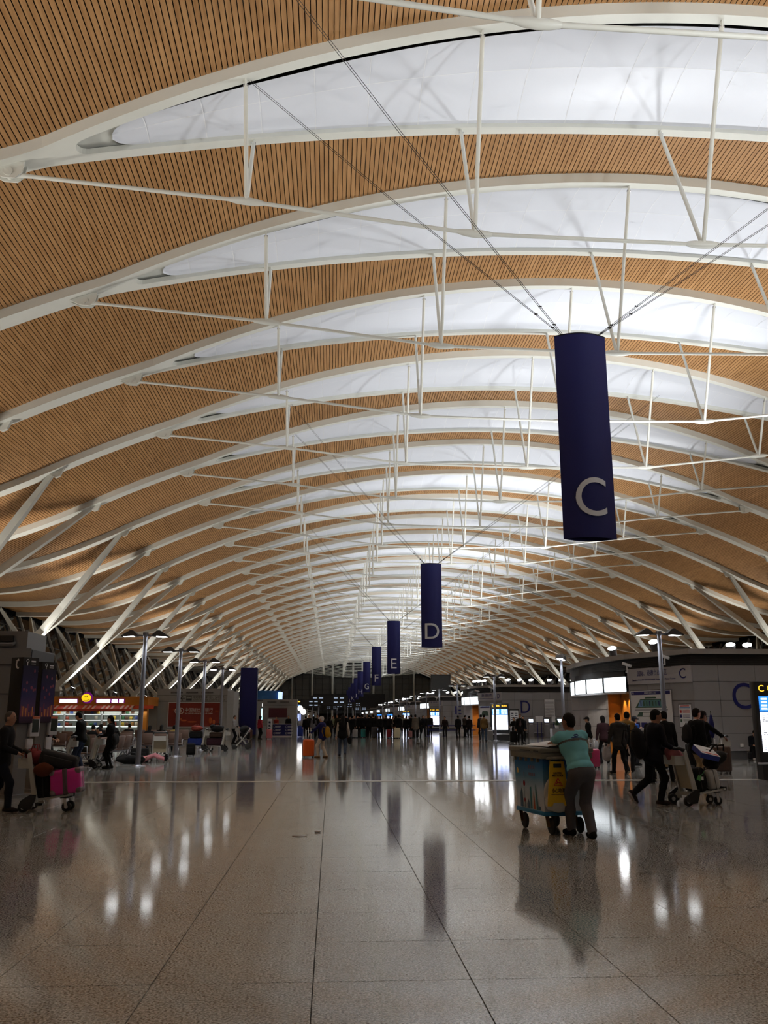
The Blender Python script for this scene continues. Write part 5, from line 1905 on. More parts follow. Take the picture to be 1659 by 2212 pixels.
def suitcase(lab, M, dims, c, hard=True, ribs=True, pull=0.0, wheels=True, strap=None, corner=None, grp=None, name='suitcase'):
    """local: width x, depth y, height z standing on its wheels; M is the 4x4 placement of its base"""
    wd, dp, ht = dims
    t = thing(name, lab, 'suitcase', (0, 0, 0), 0, grp)
    place(t, M)
    mt = shellm(c) if hard else fabric(c)
    z0 = 0.05 if wheels else 0.0
    m = MB(); m.rbox((0, 0, z0 + ht / 2), (wd, dp, ht), mt, min(0.06, dp * 0.3), 3); m.build('shell', t)
    if ribs and hard:
        for i in range(4):
            x = -wd / 2 + wd * (i + 1) / 5
            m = MB(); m.rbox((x, 0, z0 + ht / 2), (0.012, dp + 0.012, ht * 0.86), mt, 0.005, 1); m.build('rib', t)
    m = MB(); m.rbox((0, 0, z0 + ht / 2), (wd + 0.008, 0.016, ht + 0.008), mat('zip_dark', (0.03, 0.03, 0.03), 0.6) if not hard else mat('case_seam', (0.12, 0.12, 0.12), 0.4), 0.005, 1); m.build('seam', t)
    if not hard:
        m = MB(); m.rbox((0, -dp / 2 - 0.012, z0 + ht * 0.42), (wd * 0.78, 0.04, ht * 0.55), mt, 0.015, 2); m.build('front_pocket', t)
    m = MB(); m.tube([(-0.09, 0, z0 + ht), (-0.08, 0, z0 + ht + 0.03), (0.08, 0, z0 + ht + 0.03), (0.09, 0, z0 + ht)], 0.012, BLACK, 6); m.build('grip', t)
    if pull:
        m = MB(); m.tube([(-0.10, dp * 0.25, z0 + ht - 0.02), (-0.10, dp * 0.25, z0 + ht + pull), (0.10, dp * 0.25, z0 + ht + pull), (0.10, dp * 0.25, z0 + ht - 0.02)], 0.011, ALU, 6); m.build('pull_handle', t)
    if wheels:
        for sx in (-1, 1):
            for sy in (-1, 1):
                m = MB(); m.cyl((sx * (wd / 2 - 0.06) - 0.012, sy * (dp / 2 - 0.05), 0.03), (sx * (wd / 2 - 0.06) + 0.012, sy * (dp / 2 - 0.05), 0.03), 0.03, RUBBER, n=10)
                m.box((sx * (wd / 2 - 0.06), sy * (dp / 2 - 0.05), 0.06), (0.03, 0.03, 0.04), BLACK); m.build('wheel', t)
    if strap:
        m = MB(); m.rbox((0, 0, z0 + ht / 2), (0.085, dp + 0.02, ht + 0.02), fabric(strap), 0.02, 2); m.build('strap', t)
    if corner:
        for sx in (-1, 1):
            for sz in (-1, 1):
                m = MB(); m.rbox((sx * (wd / 2 - 0.045), 0, z0 + ht / 2 + sz * (ht / 2 - 0.045)), (0.10, dp + 0.012, 0.10), mat('corner_cap', srgb(*corner), 0.5), 0.03, 2); m.build('corner_cap', t)
    return t
def TR(x, y, z, rz=0, rx=0, ry=0):
    return Matrix.Translation((x, y, z)) @ Matrix.Rotation(R(rz), 4, 'Z') @ Matrix.Rotation(R(ry), 4, 'Y') @ Matrix.Rotation(R(rx), 4, 'X')
def backpack(lab, M, c, dims=(0.32, 0.20, 0.46), name='backpack'):
    t = thing(name, lab, 'backpack', (0, 0, 0)); place(t, M)
    B = Body()
    wd, dp, ht = dims
    B.ell((0, 0, ht * 0.42), (wd / 2, dp / 2, ht * 0.44), 0, 0.05); B.ell((0, 0, ht * 0.70), (wd * 0.42, dp * 0.42, ht * 0.30), 0, 0.05)
    B.ell((0, -dp * 0.42, ht * 0.30), (wd * 0.36, dp * 0.26, ht * 0.24), 0, 0.02)
    V, Q, mid = B.mesh(0.018)
    link('pack', raw_mesh('pack', V, Q, mid, [fabric(c)]), t)
    for q in (-1, 1):
        m = MB(); m.tube([(q * wd * 0.28, dp * 0.35, ht * 0.88), (q * wd * 0.34, dp * 0.75, ht * 0.95), (q * wd * 0.36, dp * 1.0, ht * 0.55), (q * wd * 0.34, dp * 0.6, ht * 0.12)], 0.016, fabric(c), 6); m.build('shoulder_strap', t)
    m = MB(); m.tube([(-0.04, 0, ht * 0.97), (-0.03, 0, ht * 1.05), (0.03, 0, ht * 1.05), (0.04, 0, ht * 0.97)], 0.009, BLACK, 5); m.build('grab_loop', t)
    return t
def softbag(lab, M, c, dims, cat='bag', name='soft_bag', handles=True, lump=0.35, grp=None):
    t = thing(name, lab, cat, (0, 0, 0), 0, grp); place(t, M)
    B = Body()
    wd, dp, ht = dims
    rr = random.Random(int(wd * 991 + c[0]))
    B.ell((0, 0, ht * 0.42), (wd / 2, dp / 2, ht * 0.46), 0, 0.05)
    for i in range(7):
        B.ell((rr.uniform(-wd, wd) * lump, rr.uniform(-dp, dp) * lump, ht * rr.uniform(0.3, 0.75)), (wd * 0.24, dp * 0.26, ht * 0.24), 0, 0.03)
    V, Q, mid = B.mesh(0.02)
    link('bag_body', raw_mesh('bag_body', V, Q, mid, [fabric(c)]), t)
    if handles:
        for q in (-1, 1):
            m = MB(); m.tube([(-wd * 0.2, q * dp * 0.25, ht * 0.8), (-wd * 0.12, q * dp * 0.2, ht * 1.12), (wd * 0.12, q * dp * 0.2, ht * 1.12), (wd * 0.2, q * dp * 0.25, ht * 0.8)], 0.011, fabric(c), 5); m.build('handle', t)
    return t

# left man's trolley and its load
trolley('luggage trolley loaded with pink and black cases pushed by the man at the left edge', -5.18, 16.62, R(2))
suitcase('large black suitcase standing on the left trolley behind the pink case', TR(-5.0, 16.62, 0.24, 92, 0, 0) @ Matrix.Rotation(R(-6), 4, 'X'), (0.46, 0.28, 0.50), (24, 24, 26), hard=False, wheels=False)
suitcase('bright pink suitcase with grey strap and corners on the left trolley', TR(-4.62, 16.55, 0.305, 5, 0, -7), (0.52, 0.42, 0.42), (205, 50, 140), hard=True, ribs=False, wheels=False, strap=(120, 100, 105), corner=(110, 95, 100))
suitcase('dark grey suitcase tilted on top of the black and pink cases', TR(-4.86, 16.60, 0.735, 8, 0, 14), (0.64, 0.44, 0.26), (52, 52, 54), hard=False, wheels=False)
softbag('rust brown soft bag squeezed between the cases on the left trolley', TR(-5.02, 16.36, 0.60, 0), (110, 50, 22), (0.34, 0.24, 0.26), handles=False)
softbag('red shopping bag in the basket of the left trolley', TR(-5.26, 16.62, 0.755, 0), (170, 60, 64), (0.30, 0.30, 0.34))

# right trolley pushed by the man in navy
trolley('luggage trolley with beige panel pushed by the man in the navy jacket', 6.72, 17.02, R(8))
suitcase('black soft suitcase with green tag on the right trolley', TR(6.93, 17.05, 0.245, 98, -7, 0), (0.46, 0.24, 0.44), (18, 18, 20), hard=False, wheels=False)
suitcase('silver suitcase with black strap at the front of the right trolley', TR(7.22, 17.06, 0.29, 98, -9, 0), (0.42, 0.22, 0.36), (168, 168, 165), hard=True, wheels=False, strap=(20, 20, 22))
backpack('black backpack lying over the cases on the right trolley', TR(7.12, 17.05, 0.735, 98, 68, 0), (14, 14, 15), (0.34, 0.26, 0.50))
t = thing('cardboard_box', 'flat blue and white box on top of the right trolley load', 'box', (0, 0, 0)); place(t, TR(7.12, 16.98, 0.90, 12, 26, 12))
m = MB(); m.box((0, 0, 0.05), (0.40, 0.34, 0.10), mat('box_blue', srgb(40, 60, 150), 0.5)); m.build('box_sides', t)
m = MB(); m.box((0, 0, 0.102), (0.40, 0.34, 0.006), PAPER); m.build('lid', t)
m = MB(); m.box((0.0, -0.12, 0.107), (0.34, 0.03, 0.004), INKS[3]); m.ball((0.05, 0.05, 0.106), (0.05, 0.02, 0.003), INKS[5], 10, 5); stuff(m.build('lid_print', t))
softbag('pink patterned bag in the basket of the right trolley', TR(6.52, 17.0, 0.755, 8), (196, 120, 128), (0.26, 0.34, 0.34), handles=False)
t = thing('luggage_tag', 'green and white luggage tag on the black case of the right trolley', 'luggage tag', (6.90, 16.80, 0.50))
m = MB(); m.box((0, 0, 0), (0.07, 0.012, 0.09), mat('tag_green', srgb(110, 190, 120), 0.5), M=Matrix.Rotation(R(25), 3, 'Y')); m.build('tag', t)
m = MB(); m.box((0.06, 0, -0.01), (0.04, 0.012, 0.06), PAPER); m.build('label', t)
m = MB(); m.tube([(0.02, 0.0, 0.04), (0.08, -0.005, 0.08), (0.11, 0.01, 0.12)], 0.006, mat('tag_green', srgb(110, 190, 120)), 5); m.build('loop', t)

# brown suitcase and trolley by the right wall
suitcase('tall brown suitcase with raised handle standing near the wall of island C', TR(11.5, 26.3, 0, 8), (0.56, 0.30, 0.72), (78, 62, 54), hard=True, pull=0.20)
suitcase('black suitcase behind the brown suitcase near island C', TR(11.0, 26.95, 0, 10), (0.50, 0.30, 0.78), (20, 20, 22), hard=False)
trolley('empty-handled luggage trolley beside the brown suitcase near island C', 11.95, 27.4, R(170))
softbag('black holdall on the trolley behind the brown suitcase', TR(11.65, 27.4, 0.26, 0), (16, 16, 18), (0.5, 0.4, 0.45))
trolley('luggage trolley before the floor plan board of island C', 8.95, 24.2, R(75))
suitcase('pale pink suitcase on the trolley before the floor plan board', TR(8.78, 24.45, 0.27, 75, 0, 0), (0.40, 0.26, 0.52), (176, 130, 132), wheels=False)
suitcase('blue suitcase on the trolley before the floor plan board', TR(9.20, 24.52, 0.28, 75, 0, 0), (0.34, 0.24, 0.56), (30, 80, 140), wheels=False)

# left seating area: benches
def bench_meshes():
    BR = mat('seat_brown', srgb(104, 82, 72), 0.6); FR = mat('bench_metal', srgb(150, 150, 155), 0.4, metal=0.5)
    d = []
    for i in range(3):
        x = -0.62 + 0.62 * i
        m = MB(); m.rbox((x, 0.05, 0.43), (0.54, 0.46, 0.05), BR, 0.015, 1); d.append(('seat', m.mesh('seat')))
        m = MB(); m.rbox((x, -0.22, 0.70), (0.54, 0.05, 0.46), BR, 0.02, 1, M=Matrix.Rotation(R(10), 3, 'X')); d.append(('backrest', m.mesh('backrest')))
    m = MB(); m.box((0, 0.0, 0.37), (1.95, 0.08, 0.06), FR); d.append(('beam', m.mesh('beam')))
    for x in (-0.75, 0.75):
        m = MB(); m.beam([(x, 0.0, 0.36), (x, 0.26, 0.02)], [0.05, 0.05], [0.05, 0.04], FR, up=(1, 0, 0)); m.beam([(x, 0.0, 0.36), (x, -0.26, 0.02)], [0.05, 0.05], [0.05, 0.04], FR, up=(1, 0, 0)); m.box((x, 0, 0.012), (0.06, 0.62, 0.024), FR); d.append(('leg', m.mesh('leg')))
    for x in (-0.93, -0.31, 0.31, 0.93):
        m = MB(); m.tube([(x, -0.16, 0.42), (x, -0.14, 0.64), (x, 0.22, 0.64), (x, 0.24, 0.42)], 0.018, FR, 6); d.append(('armrest', m.mesh('armrest')))
    return d
BNM = bench_meshes()
BSP = [(-8.05, 31.8, 78), (-8.0, 34.4, 80), (-9.6, 37.0, 0), (-7.45, 40.6, 0), (-9.6, 40.6, 0), (-11.8, 40.6, 0), (-8.25, 44.5, 0), (-10.4, 44.5, 0), (-12.6, 44.5, 0), (-7.9, 49.5, 0), (-10.2, 49.5, 0), (-12.5, 49.5, 0)]
for i, (x, y, a) in enumerate(BSP):
    t = thing('waiting_bench', 'brown three-seat waiting bench in the left seating area, %s from the front' % ORD[i], 'bench', (x, y, 0), R(a), 'waiting benches')
    for nm, me in BNM:
        link(nm, me, t)
# trolleys and luggage in the seating area
trolley('empty luggage trolley held by the woman in black near the seating', -7.62, 29.9, R(180))
trolley('luggage trolley between the two men near the phone totems', -7.95, 28.0, R(190))
trolley('luggage trolley seen from behind with black bags by the first lamp post', -6.45, 34.9, R(95))
suitcase('black holdall suitcase lying before the trolley by the first lamp post', TR(-6.95, 33.75, 0.0, 4), (0.62, 0.36, 0.50), (16, 16, 18), hard=False, wheels=False)
softbag('black duffel bag on the floor at the foot of the first lamp post', TR(-6.98, 32.6, 0.0, 0), (14, 14, 16), (0.95, 0.40, 0.34))
suitcase('small black case beside the brown bench behind the first lamp post', TR(-5.9, 38.9, 0.0, 5), (0.36, 0.24, 0.46), (18, 18, 20), hard=False)
trolley('luggage trolley stacked with a blue case beside the second lamp post', -6.15, 44.5, R(180))
suitcase('royal blue suitcase at the bottom of the trolley stack beside the second lamp post', TR(-6.55, 44.45, 0.27, 0), (0.66, 0.44, 0.34), (36, 60, 150), hard=False, wheels=False)
suitcase('black suitcase lying above the royal blue suitcase', TR(-6.52, 44.45, 0.62, 0), (0.60, 0.42, 0.30), (20, 20, 22), hard=False, wheels=False)
softbag('orange and pink striped bag on top of the trolley stack', TR(-6.5, 44.45, 0.93, 0), (190, 84, 70), (0.55, 0.34, 0.30))
trolley('luggage trolley stacked with a maroon case beside the third lamp post', -5.2, 44.4, R(180))
suitcase('dark maroon suitcase at the bottom of the trolley stack beside the third lamp post', TR(-5.6, 44.35, 0.27, 0), (0.74, 0.44, 0.34), (64, 26, 44), hard=False, wheels=False)
suitcase('brown suitcase lying above the dark maroon suitcase', TR(-5.55, 44.35, 0.62, 0), (0.60, 0.42, 0.26), (66, 46, 34), hard=False, wheels=False)
softbag('black duffel bag on top of the brown and maroon cases', TR(-5.5, 44.35, 0.90, 0), (18, 18, 20), (0.62, 0.38, 0.36))
trolley('luggage trolley with pink case pushed by the man in the white shirt', -5.55, 56.2, R(0))
suitcase('black suitcase under the pink case on the white-shirted man trolley', TR(-5.25, 56.1, 0.27, 0), (0.62, 0.44, 0.40), (18, 18, 20), hard=False, wheels=False)
suitcase('pale pink hard case on top of the black suitcase', TR(-5.2, 56.1, 0.68, 0), (0.50, 0.36, 0.30), (226, 170, 190), wheels=False)
# pushchair
def pushchair():
    t = thing('pushchair', 'black folding pushchair with white frame beside the maroon luggage stack', 'pushchair', (-4.55, 47.0, 0), R(180))
    for q in (-1, 1):
        m = MB(); m.tube([(-0.42, q * 0.24, 1.02), (-0.1, q * 0.24, 0.55), (0.32, q * 0.24, 0.12)], 0.018, TROL_ALU, 6); m.build('frame_tube', t)
        m = MB(); m.tube([(0.08, q * 0.24, 0.62), (-0.30, q * 0.24, 0.14)], 0.018, TROL_ALU, 6); m.build('frame_tube', t)
        for x, r_ in ((-0.32, 0.15), (0.36, 0.12)):
            m = MB(); m.lathe([(0, -0.02), (r_ - 0.02, -0.02), (r_, -0.01), (r_, 0.01), (r_ - 0.02, 0.02), (0, 0.02)], (x, q * 0.28, r_), RUBBER, 14, Matrix.Rotation(PI / 2, 3, 'X')); m.build('wheel', t)
    m = MB(); m.rbox((-0.02, 0, 0.52), (0.40, 0.40, 0.08), BLACK, 0.03); m.rbox((-0.20, 0, 0.76), (0.10, 0.40, 0.50), BLACK, 0.04, M=Matrix.Rotation(R(-20), 3, 'Y')); m.build('seat', t)
    B = Body(); B.ell((-0.12, 0, 0.98), (0.26, 0.24, 0.20), 0, 0.02); V, Q, mid = B.mesh(0.03); link('hood', raw_mesh('hood', V, Q, mid, [fabric((20, 20, 22))]), t)
pushchair()
# concourse luggage
suitcase('bright orange suitcase pulled by the woman in the white cap', TR(-0.90, 37.3, 0, 5), (0.46, 0.28, 0.66), (222, 92, 26), pull=0.36)
suitcase('rose pink suitcase right of the woman in red', TR(-4.55, 67.6, 0, 0), (0.46, 0.28, 0.66), (200, 120, 130), ribs=False)
suitcase('brown suitcase left of the woman in red', TR(-5.95, 67.8, 0, 90), (0.42, 0.26, 0.62), (90, 56, 44))
suitcase('royal blue tall suitcase in the left middle distance', TR(-2.5, 75, 0, 0), (0.46, 0.30, 0.85), (32, 60, 150))
suitcase('cream suitcase standing at the front of the distant queue', TR(5.05, 69.0, 0, 0), (0.46, 0.28, 0.74), (214, 205, 172))
suitcase('red suitcase beside the cream suitcase in the distant queue', TR(4.5, 70.2, 0, 0), (0.36, 0.26, 0.60), (150, 36, 46))
suitcase('pink suitcase right of the cream suitcase in the distant queue', TR(6.1, 70.0, 0, 0), (0.40, 0.26, 0.50), (190, 130, 130))
suitcase('grey suitcase at the left end of the distant queue', TR(1.9, 71.0, 0, 0), (0.42, 0.26, 0.60), (150, 152, 155))
suitcase('teal suitcase in the distant queue', TR(2.55, 71.5, 0, 0), (0.36, 0.26, 0.62), (40, 130, 130))
suitcase('dark grey suitcase in the distant queue behind the cream one', TR(3.4, 70.5, 0, 0), (0.46, 0.28, 0.78), (60, 60, 64))
suitcase('off-white suitcase before the island E wall', TR(10.45, 72.5, 0, 0), (0.42, 0.28, 0.62), (190, 188, 184))
suitcase('grey suitcase left of totem D', TR(10.95, 62.0, 0, 0), (0.42, 0.28, 0.66), (120, 118, 116), pull=0.2)
suitcase('black suitcase pulled by the man beside totem D', TR(11.55, 56.9, 0, 5), (0.44, 0.28, 0.66), (18, 18, 20), hard=False, pull=0.3)
suitcase('magenta suitcase of the man in the grey jacket', TR(8.45, 28.9, 0, 20), (0.36, 0.26, 0.56), (170, 50, 90), ribs=False, pull=0.3)
# retractable queue barrier before E
for k in range(3):
    t = thing('queue_barrier', 'blue belt queue barrier before island E, %s from the left' % ['first', 'second', 'third'][k], 'barrier', (8.3 + 1.36 * k, 77.0, 0), 0, 'queue barriers')
    m = MB(); m.cyl((0, 0, 0), (0, 0, 0.95), 0.035, LETBLUE, n=10); m.lathe([(0, 0), (0.18, 0), (0.16, 0.03), (0, 0.04)], (0, 0, 0), LETBLUE, 14); m.build('post', t)
    for z in (0.88, 0.5):
        m = MB(); m.box((0.7, 0, z), (1.34, 0.012, 0.06), LETBLUE); m.build('belt', t)

# ------------------------------------------------------------------ cleaning cart
def cart():
    t = thing('cleaning_cart', 'blue wheeled refuse cart printed with a city skyline, pushed by the cleaner', 'cleaning cart', (3.26, 13.39, 0), R(11.8))
    mt, nt, b = nodes_of('cart_print')
    tc = nt.nodes.new('ShaderNodeTexCoord'); sp = nt.nodes.new('ShaderNodeSeparateXYZ'); nt.links.new(tc.outputs['Object'], sp.inputs[0])
    mr = nt.nodes.new('ShaderNodeMapRange'); mr.inputs[1].default_value = 0.3; mr.inputs[2].default_value = 1.05; nt.links.new(sp.outputs[2], mr.inputs[0])
    r = ramp(nt, [(0.0, srgb(196, 200, 206)), (0.38, srgb(170, 186, 200)), (0.62, srgb(88, 140, 178)), (0.85, srgb(36, 104, 160)), (1.0, srgb(28, 92, 150))])
    nt.links.new(mr.outputs[0], r.inputs[0]); nt.links.new(r.outputs[0], b.inputs['Base Color']); b.inputs['Roughness'].default_value = 0.5
    CB = mat('cart_blue', srgb(40, 120, 165), 0.5); CG = mat('cart_grey', srgb(120, 118, 108), 0.55)
    hw, hl = 0.36, 0.50
    m = MB()
    z0, z1 = 0.30, 1.04
    k = 0.955
    vs = [(-hw * k, -hl * k, z0), (hw * k, -hl * k, z0), (hw * k, hl * k, z0), (-hw * k, hl * k, z0), (-hw, -hl, z1), (hw, -hl, z1), (hw, hl, z1), (-hw, hl, z1)]
    m.add(vs, [(3, 2, 1, 0), (4, 5, 6, 7), (0, 1, 5, 4), (1, 2, 6, 5), (2, 3, 7, 6), (3, 0, 4, 7)], mt); m.build('tank', t)
    m = MB(); m.rbox((0, 0, 0.285), (hw * 2 * k + 0.03, hl * 2 * k + 0.03, 0.06), CB, 0.015); m.build('bottom_rim', t)
    m = MB(); m.ball((0.05, 0, 0.265), (0.28, 0.42, 0.05), fabric((60, 66, 66)), 14, 8); m.build('sagging_liner', t, fix=False)
    # rim with notches, lid, handle
    m = MB(); m.rbox((0, 0, 1.075), (hw * 2 + 0.09, hl * 2 + 0.09, 0.085), CG, 0.012)
    for q in range(5):
        y = -hl + 0.1 + 0.2 * q
        m.box((-hw - 0.03, y, 1.015), (0.035, 0.02, 0.06), CG)
    for q in range(4):
        m.box((-hw + 0.1 + 0.17 * q, -hl - 0.03, 1.015), (0.02, 0.035, 0.06), CG)
    m.build('rim', t)
    m = MB(); m.rbox((0, 0, 1.15), (hw * 2 + 0.12, hl * 2 + 0.12, 0.075), CG, 0.02)
    m.box((-hw - 0.065, -0.05, 1.14), (0.012, 0.34, 0.012), BLACK); m.box((-hw - 0.065, -0.42, 1.14), (0.012, 0.14, 0.012), BLACK)
    lid = m.build('lid', t)
    m = MB(); m.tube([(-hw + 0.05, -hl - 0.03, 1.04), (-hw + 0.08, -hl - 0.12, 1.05), (hw - 0.08, -hl - 0.12, 1.05), (hw - 0.05, -hl - 0.03, 1.04)], 0.02, CG, 8); m.build('push_handle', t)
    # newspaper lying on the lid
    m = MB()
    n = 12
    vv = []
    for i in range(n + 1):
        for j in range(3):
            x = -0.30 + 0.56 * i / n; y = -0.56 + 0.42 * j
            vv.append((x, y - 0.03 * (i / n), 1.20 + 0.07 * math.sin(PI * i / n) * (1 if j == 1 else 0.55) + 0.008 * math.sin(i * 2.1 + j) - (0.05 if (j == 0 and i > n * 0.7) else 0)))
    m.add(vv, [(i * 3 + j, (i + 1) * 3 + j, (i + 1) * 3 + j + 1, i * 3 + j + 1) for i in range(n) for j in range(2)], PAPER, True)
    o = m.build('newspaper', None, fix=False); o.location = (3.26, 13.39, 0.0); o.rotation_euler = (0, 0, R(11.8)); tag(o, 'crumpled white paper sheet lying on the lid of the cleaning cart', 'paper')
    sol = o.modifiers.new('thick', 'SOLIDIFY'); sol.thickness = 0.003
    for i, (x, y) in enumerate(((-0.25, 0.42), (-0.22, -0.42), (0.25, 0.42), (0.25, -0.36))):
        m = MB(); m.lathe([(0, -0.025), (0.09, -0.025), (0.112, -0.012), (0.112, 0.012), (0.09, 0.025), (0, 0.025)], (x, y, 0.112), RUBBER, 20, Matrix.Rotation(PI / 2, 3, 'Y')); w_ = m.build('wheel', t)
        m = MB(); m.beam([(x - 0.045, y, 0.10), (x - 0.045, y + 0.05, 0.27)], [0.015, 0.015], [0.04, 0.06], mat('castor_brass', srgb(120, 90, 50), 0.4, metal=0.5)); m.build('castor_fork', w_)
    # skyline print on the left face, text beside it (left face is at x = -hw, tapering)
    pr = MB()
    def lf(y, z):
        s_ = k + (1 - k) * (z - z0) / (z1 - z0)
        return (-hw * s_ - 0.004, y, z)
    def poly(pts, ink):
        pr.add([lf(y, z) for y, z in pts], [tuple(range(len(pts)))], ink)
    cB, cT, cR, cO, cS = mat('sky_blue', srgb(70, 100, 130), 0.6), mat('sky_teal', srgb(60, 120, 130), 0.6), mat('sky_red', srgb(175, 45, 55), 0.6), mat('sky_orange', srgb(170, 80, 50), 0.6), mat('sky_slate', srgb(120, 140, 160), 0.6)
    poly([(0.34, 0.32), (0.24, 0.32), (0.25, 0.52), (0.28, 0.56), (0.285, 0.62), (0.295, 0.56), (0.33, 0.52)], cB)
    poly([(0.205, 0.32), (0.14, 0.32), (0.165, 0.42), (0.168, 0.70), (0.180, 0.70), (0.182, 0.42)], cS)
    for y, z, r_ in ((0.175, 0.42, 0.03), (0.175, 0.66, 0.035)):
        poly([(y + r_ * math.cos(a), z + r_ * 1.2 * math.sin(a)) for a in np.linspace(0, 2 * PI, 12)[:-1]], cR)
    poly([(0.175, 0.70), (0.172, 0.82), (0.179, 0.82)], cR)
    poly([(0.10, 0.32), (0.0, 0.32), (0.0, 0.38), (0.05, 0.45), (0.10, 0.38)], cB)
    poly([(-0.02, 0.32), (-0.08, 0.32), (-0.07, 0.63), (-0.01, 0.61)], cT)
    poly([(-0.12, 0.32), (-0.18, 0.32), (-0.16, 0.52), (-0.145, 0.58), (-0.13, 0.50)], cO)
    poly([(-0.22, 0.32), (-0.29, 0.32), (-0.24, 0.60), (-0.21, 0.68), (-0.20, 0.60)], cT)
    poly([(-0.29, 0.32), (-0.36, 0.32), (-0.36, 0.37), (-0.29, 0.38)], cB)
    poly([(0.42, 0.80), (0.36, 0.80), (0.35, 0.84), (0.385, 0.88), (0.42, 0.86)], mat('sun_yellow', srgb(215, 190, 120), 0.6))
    for z in (0.88, 0.78):
        for q in range(4):
            poly([(0.0 - 0.06 * q, z), (-0.04 - 0.06 * q, z), (-0.04 - 0.06 * q, z + 0.045), (-0.0 - 0.06 * q, z + 0.045)], mat('print_mauve', srgb(120, 100, 125), 0.6))
    stuff(pr.build('skyline_print', t, fix=False))
cart()
def wet_sign():
    T0 = TR(3.20, 12.80, 0, 11.8)
    t = thing('wet_floor_sign', 'yellow caution wet floor sign hanging on the front of the cleaning cart', 'warning sign', (3.20, 12.77, 0.40), R(11.8))
    YE = mat('sign_yellow', srgb(222, 178, 20), 0.5)
    bm = [(-0.165, 0), (-0.10, 0), (-0.075, 0.045), (0.075, 0.045), (0.10, 0), (0.165, 0), (0.105, 0.60), (-0.105, 0.60)]
    m = MB(); m.prism(bm, -0.012, 0.012, YE, Matrix.Rotation(PI / 2, 4, 'X')); m.build('sign_panel', t)
    m = MB(); m.rbox((0, -0.012, 0.545), (0.12, 0.012, 0.055), BLACK, 0.012); m.build('hand_slot', t)
    m = MB()
    INK = mat('sign_ink', (0.02, 0.02, 0.015), 0.6); RD = mat('sign_red', srgb(200, 50, 20), 0.5)
    text_mb(m, 'CAUTION', INK, 0.028, Matrix.Translation((0, -0.013, 0.445)), width=0.13)
    text_mb(m, 'WET FLOOR', INK, 0.028, Matrix.Translation((0, -0.013, 0.41)), width=0.17)
    text_mb(m, '小心地滑', INK, 0.062, Matrix.Translation((0, -0.013, 0.21)), width=0.20)
    m.box((0, -0.013, 0.155), (0.22, 0.002, 0.006), INK)
    m.tube([(-0.065, -0.016, 0.275), (0.065, -0.016, 0.275), (0.0, -0.016, 0.375)], 0.008, RD, 5, closed=True)
    m.tube([(-0.02, -0.016, 0.345), (-0.01, -0.016, 0.32), (-0.025, -0.016, 0.295)], 0.006, RD, 5)
    m.tube([(-0.01, -0.016, 0.32), (0.02, -0.016, 0.315), (0.035, -0.016, 0.29)], 0.006, RD, 5)
    stuff(m.build('sign_lettering', t, fix=False))
    B = Body(); B.ell((0, 0, 0.24), (0.22, 0.035, 0.25), 0, 0.04); B.ell((0.02, 0, 0.10), (0.21, 0.05, 0.12), 0, 0.04)
    for q in range(6):
        B.ell((-0.15 + 0.06 * q, -0.02, 0.10 + 0.05 * (q % 3)), (0.05, 0.04, 0.09), 0, 0.02)
    V, Q, mid = B.mesh(0.014)
    o = link('plastic_bag', raw_mesh('plastic_bag', V, Q, mid, [mat('bag_white', srgb(200, 198, 190), 0.5, noise=0.06, nscale=9)]), None, (3.22, 12.83, 0.33), R(11.8))
    o.location = (3.215, 12.835, 0.33)
    tag(o, 'white plastic bag behind the yellow sign on the cleaning cart', 'plastic bag')
wet_sign()
# small things on the floor
m = MB(); m.lathe([(0, 0), (0.10, 0), (0.10, 0.004), (0, 0.005)], (0, 0, 0), mat('cover_steel', (0.33, 0.31, 0.27), 0.4, metal=0.4), 20)
o = m.build('floor_cover'); o.location = (-0.42, 13.0, 0.0); tag(o, 'round metal floor outlet cover near the middle of the floor', 'floor cover')
m = MB(); m.rbox((0, 0, 0.012), (0.09, 0.05, 0.024), PAPER, 0.01)
o = m.build('paper_scrap'); o.location = (-0.17, 13.4, 0.0); tag(o, 'small white scrap lying on the floor beside the round cover', 'litter')
# ------------------------------------------------------------------ people near enough to show their clothes
stand = dict(footL=(-0.10, 0.02, 0), footR=(0.10, -0.02, 0))
def ps(**k):
    d = dict(stand); d.update(k); return d
person('grey-haired man in black jacket pushing the loaded trolley at the left edge', (-5.80, 16.5), -86,
       ps(H=1.70, lean=6, footR=(0.10, 0.20, 0), footL=(-0.10, -0.28, 0.03), footL_pitch=-25, handR=(0.17, 0.30, 1.00), handL=(-0.17, 0.30, 1.00), handL_close=0.9, handR_close=0.9, hair='buzz', head=(2, -12), bulk=1.05, soles=1, coat=0.10),
       dict(top=c8(34, 33, 35), trou=c8(36, 42, 58), shoe=c8(60, 46, 44), hair=c8(92, 86, 82), skin=c8(170, 124, 100), sole=c8(190, 170, 160)), 0.0115)
cl, J = person('cleaner in turquoise sweatshirt and grey trousers leaning on the cart', (3.50, 12.60), 12,
       ps(H=1.74, lean=24, side=-3, hips=0.86, footR=(0.07, -0.10, 0), footL=(-0.05, 0.28, 0.0), handL=(0.10, 0.42, 1.245), handR=(-0.12, 0.46, 1.255), handL_bend=(-1, 0.2, 0.15), handR_bend=(1, 0.1, 0.1),
          shrug=0.02, hair='buzz', head=(-8, 24), bulk=1.10, arms=1.1, legs=1.12, stripe=(0.405, 0.435)),
       dict(top=c8(140, 222, 232), trou=c8(104, 104, 110), shoe=c8(26, 24, 24), hair=c8(34, 26, 24), skin=c8(150, 100, 78), top2=c8(110, 112, 112)), 0.0115, topname='sweatshirt')
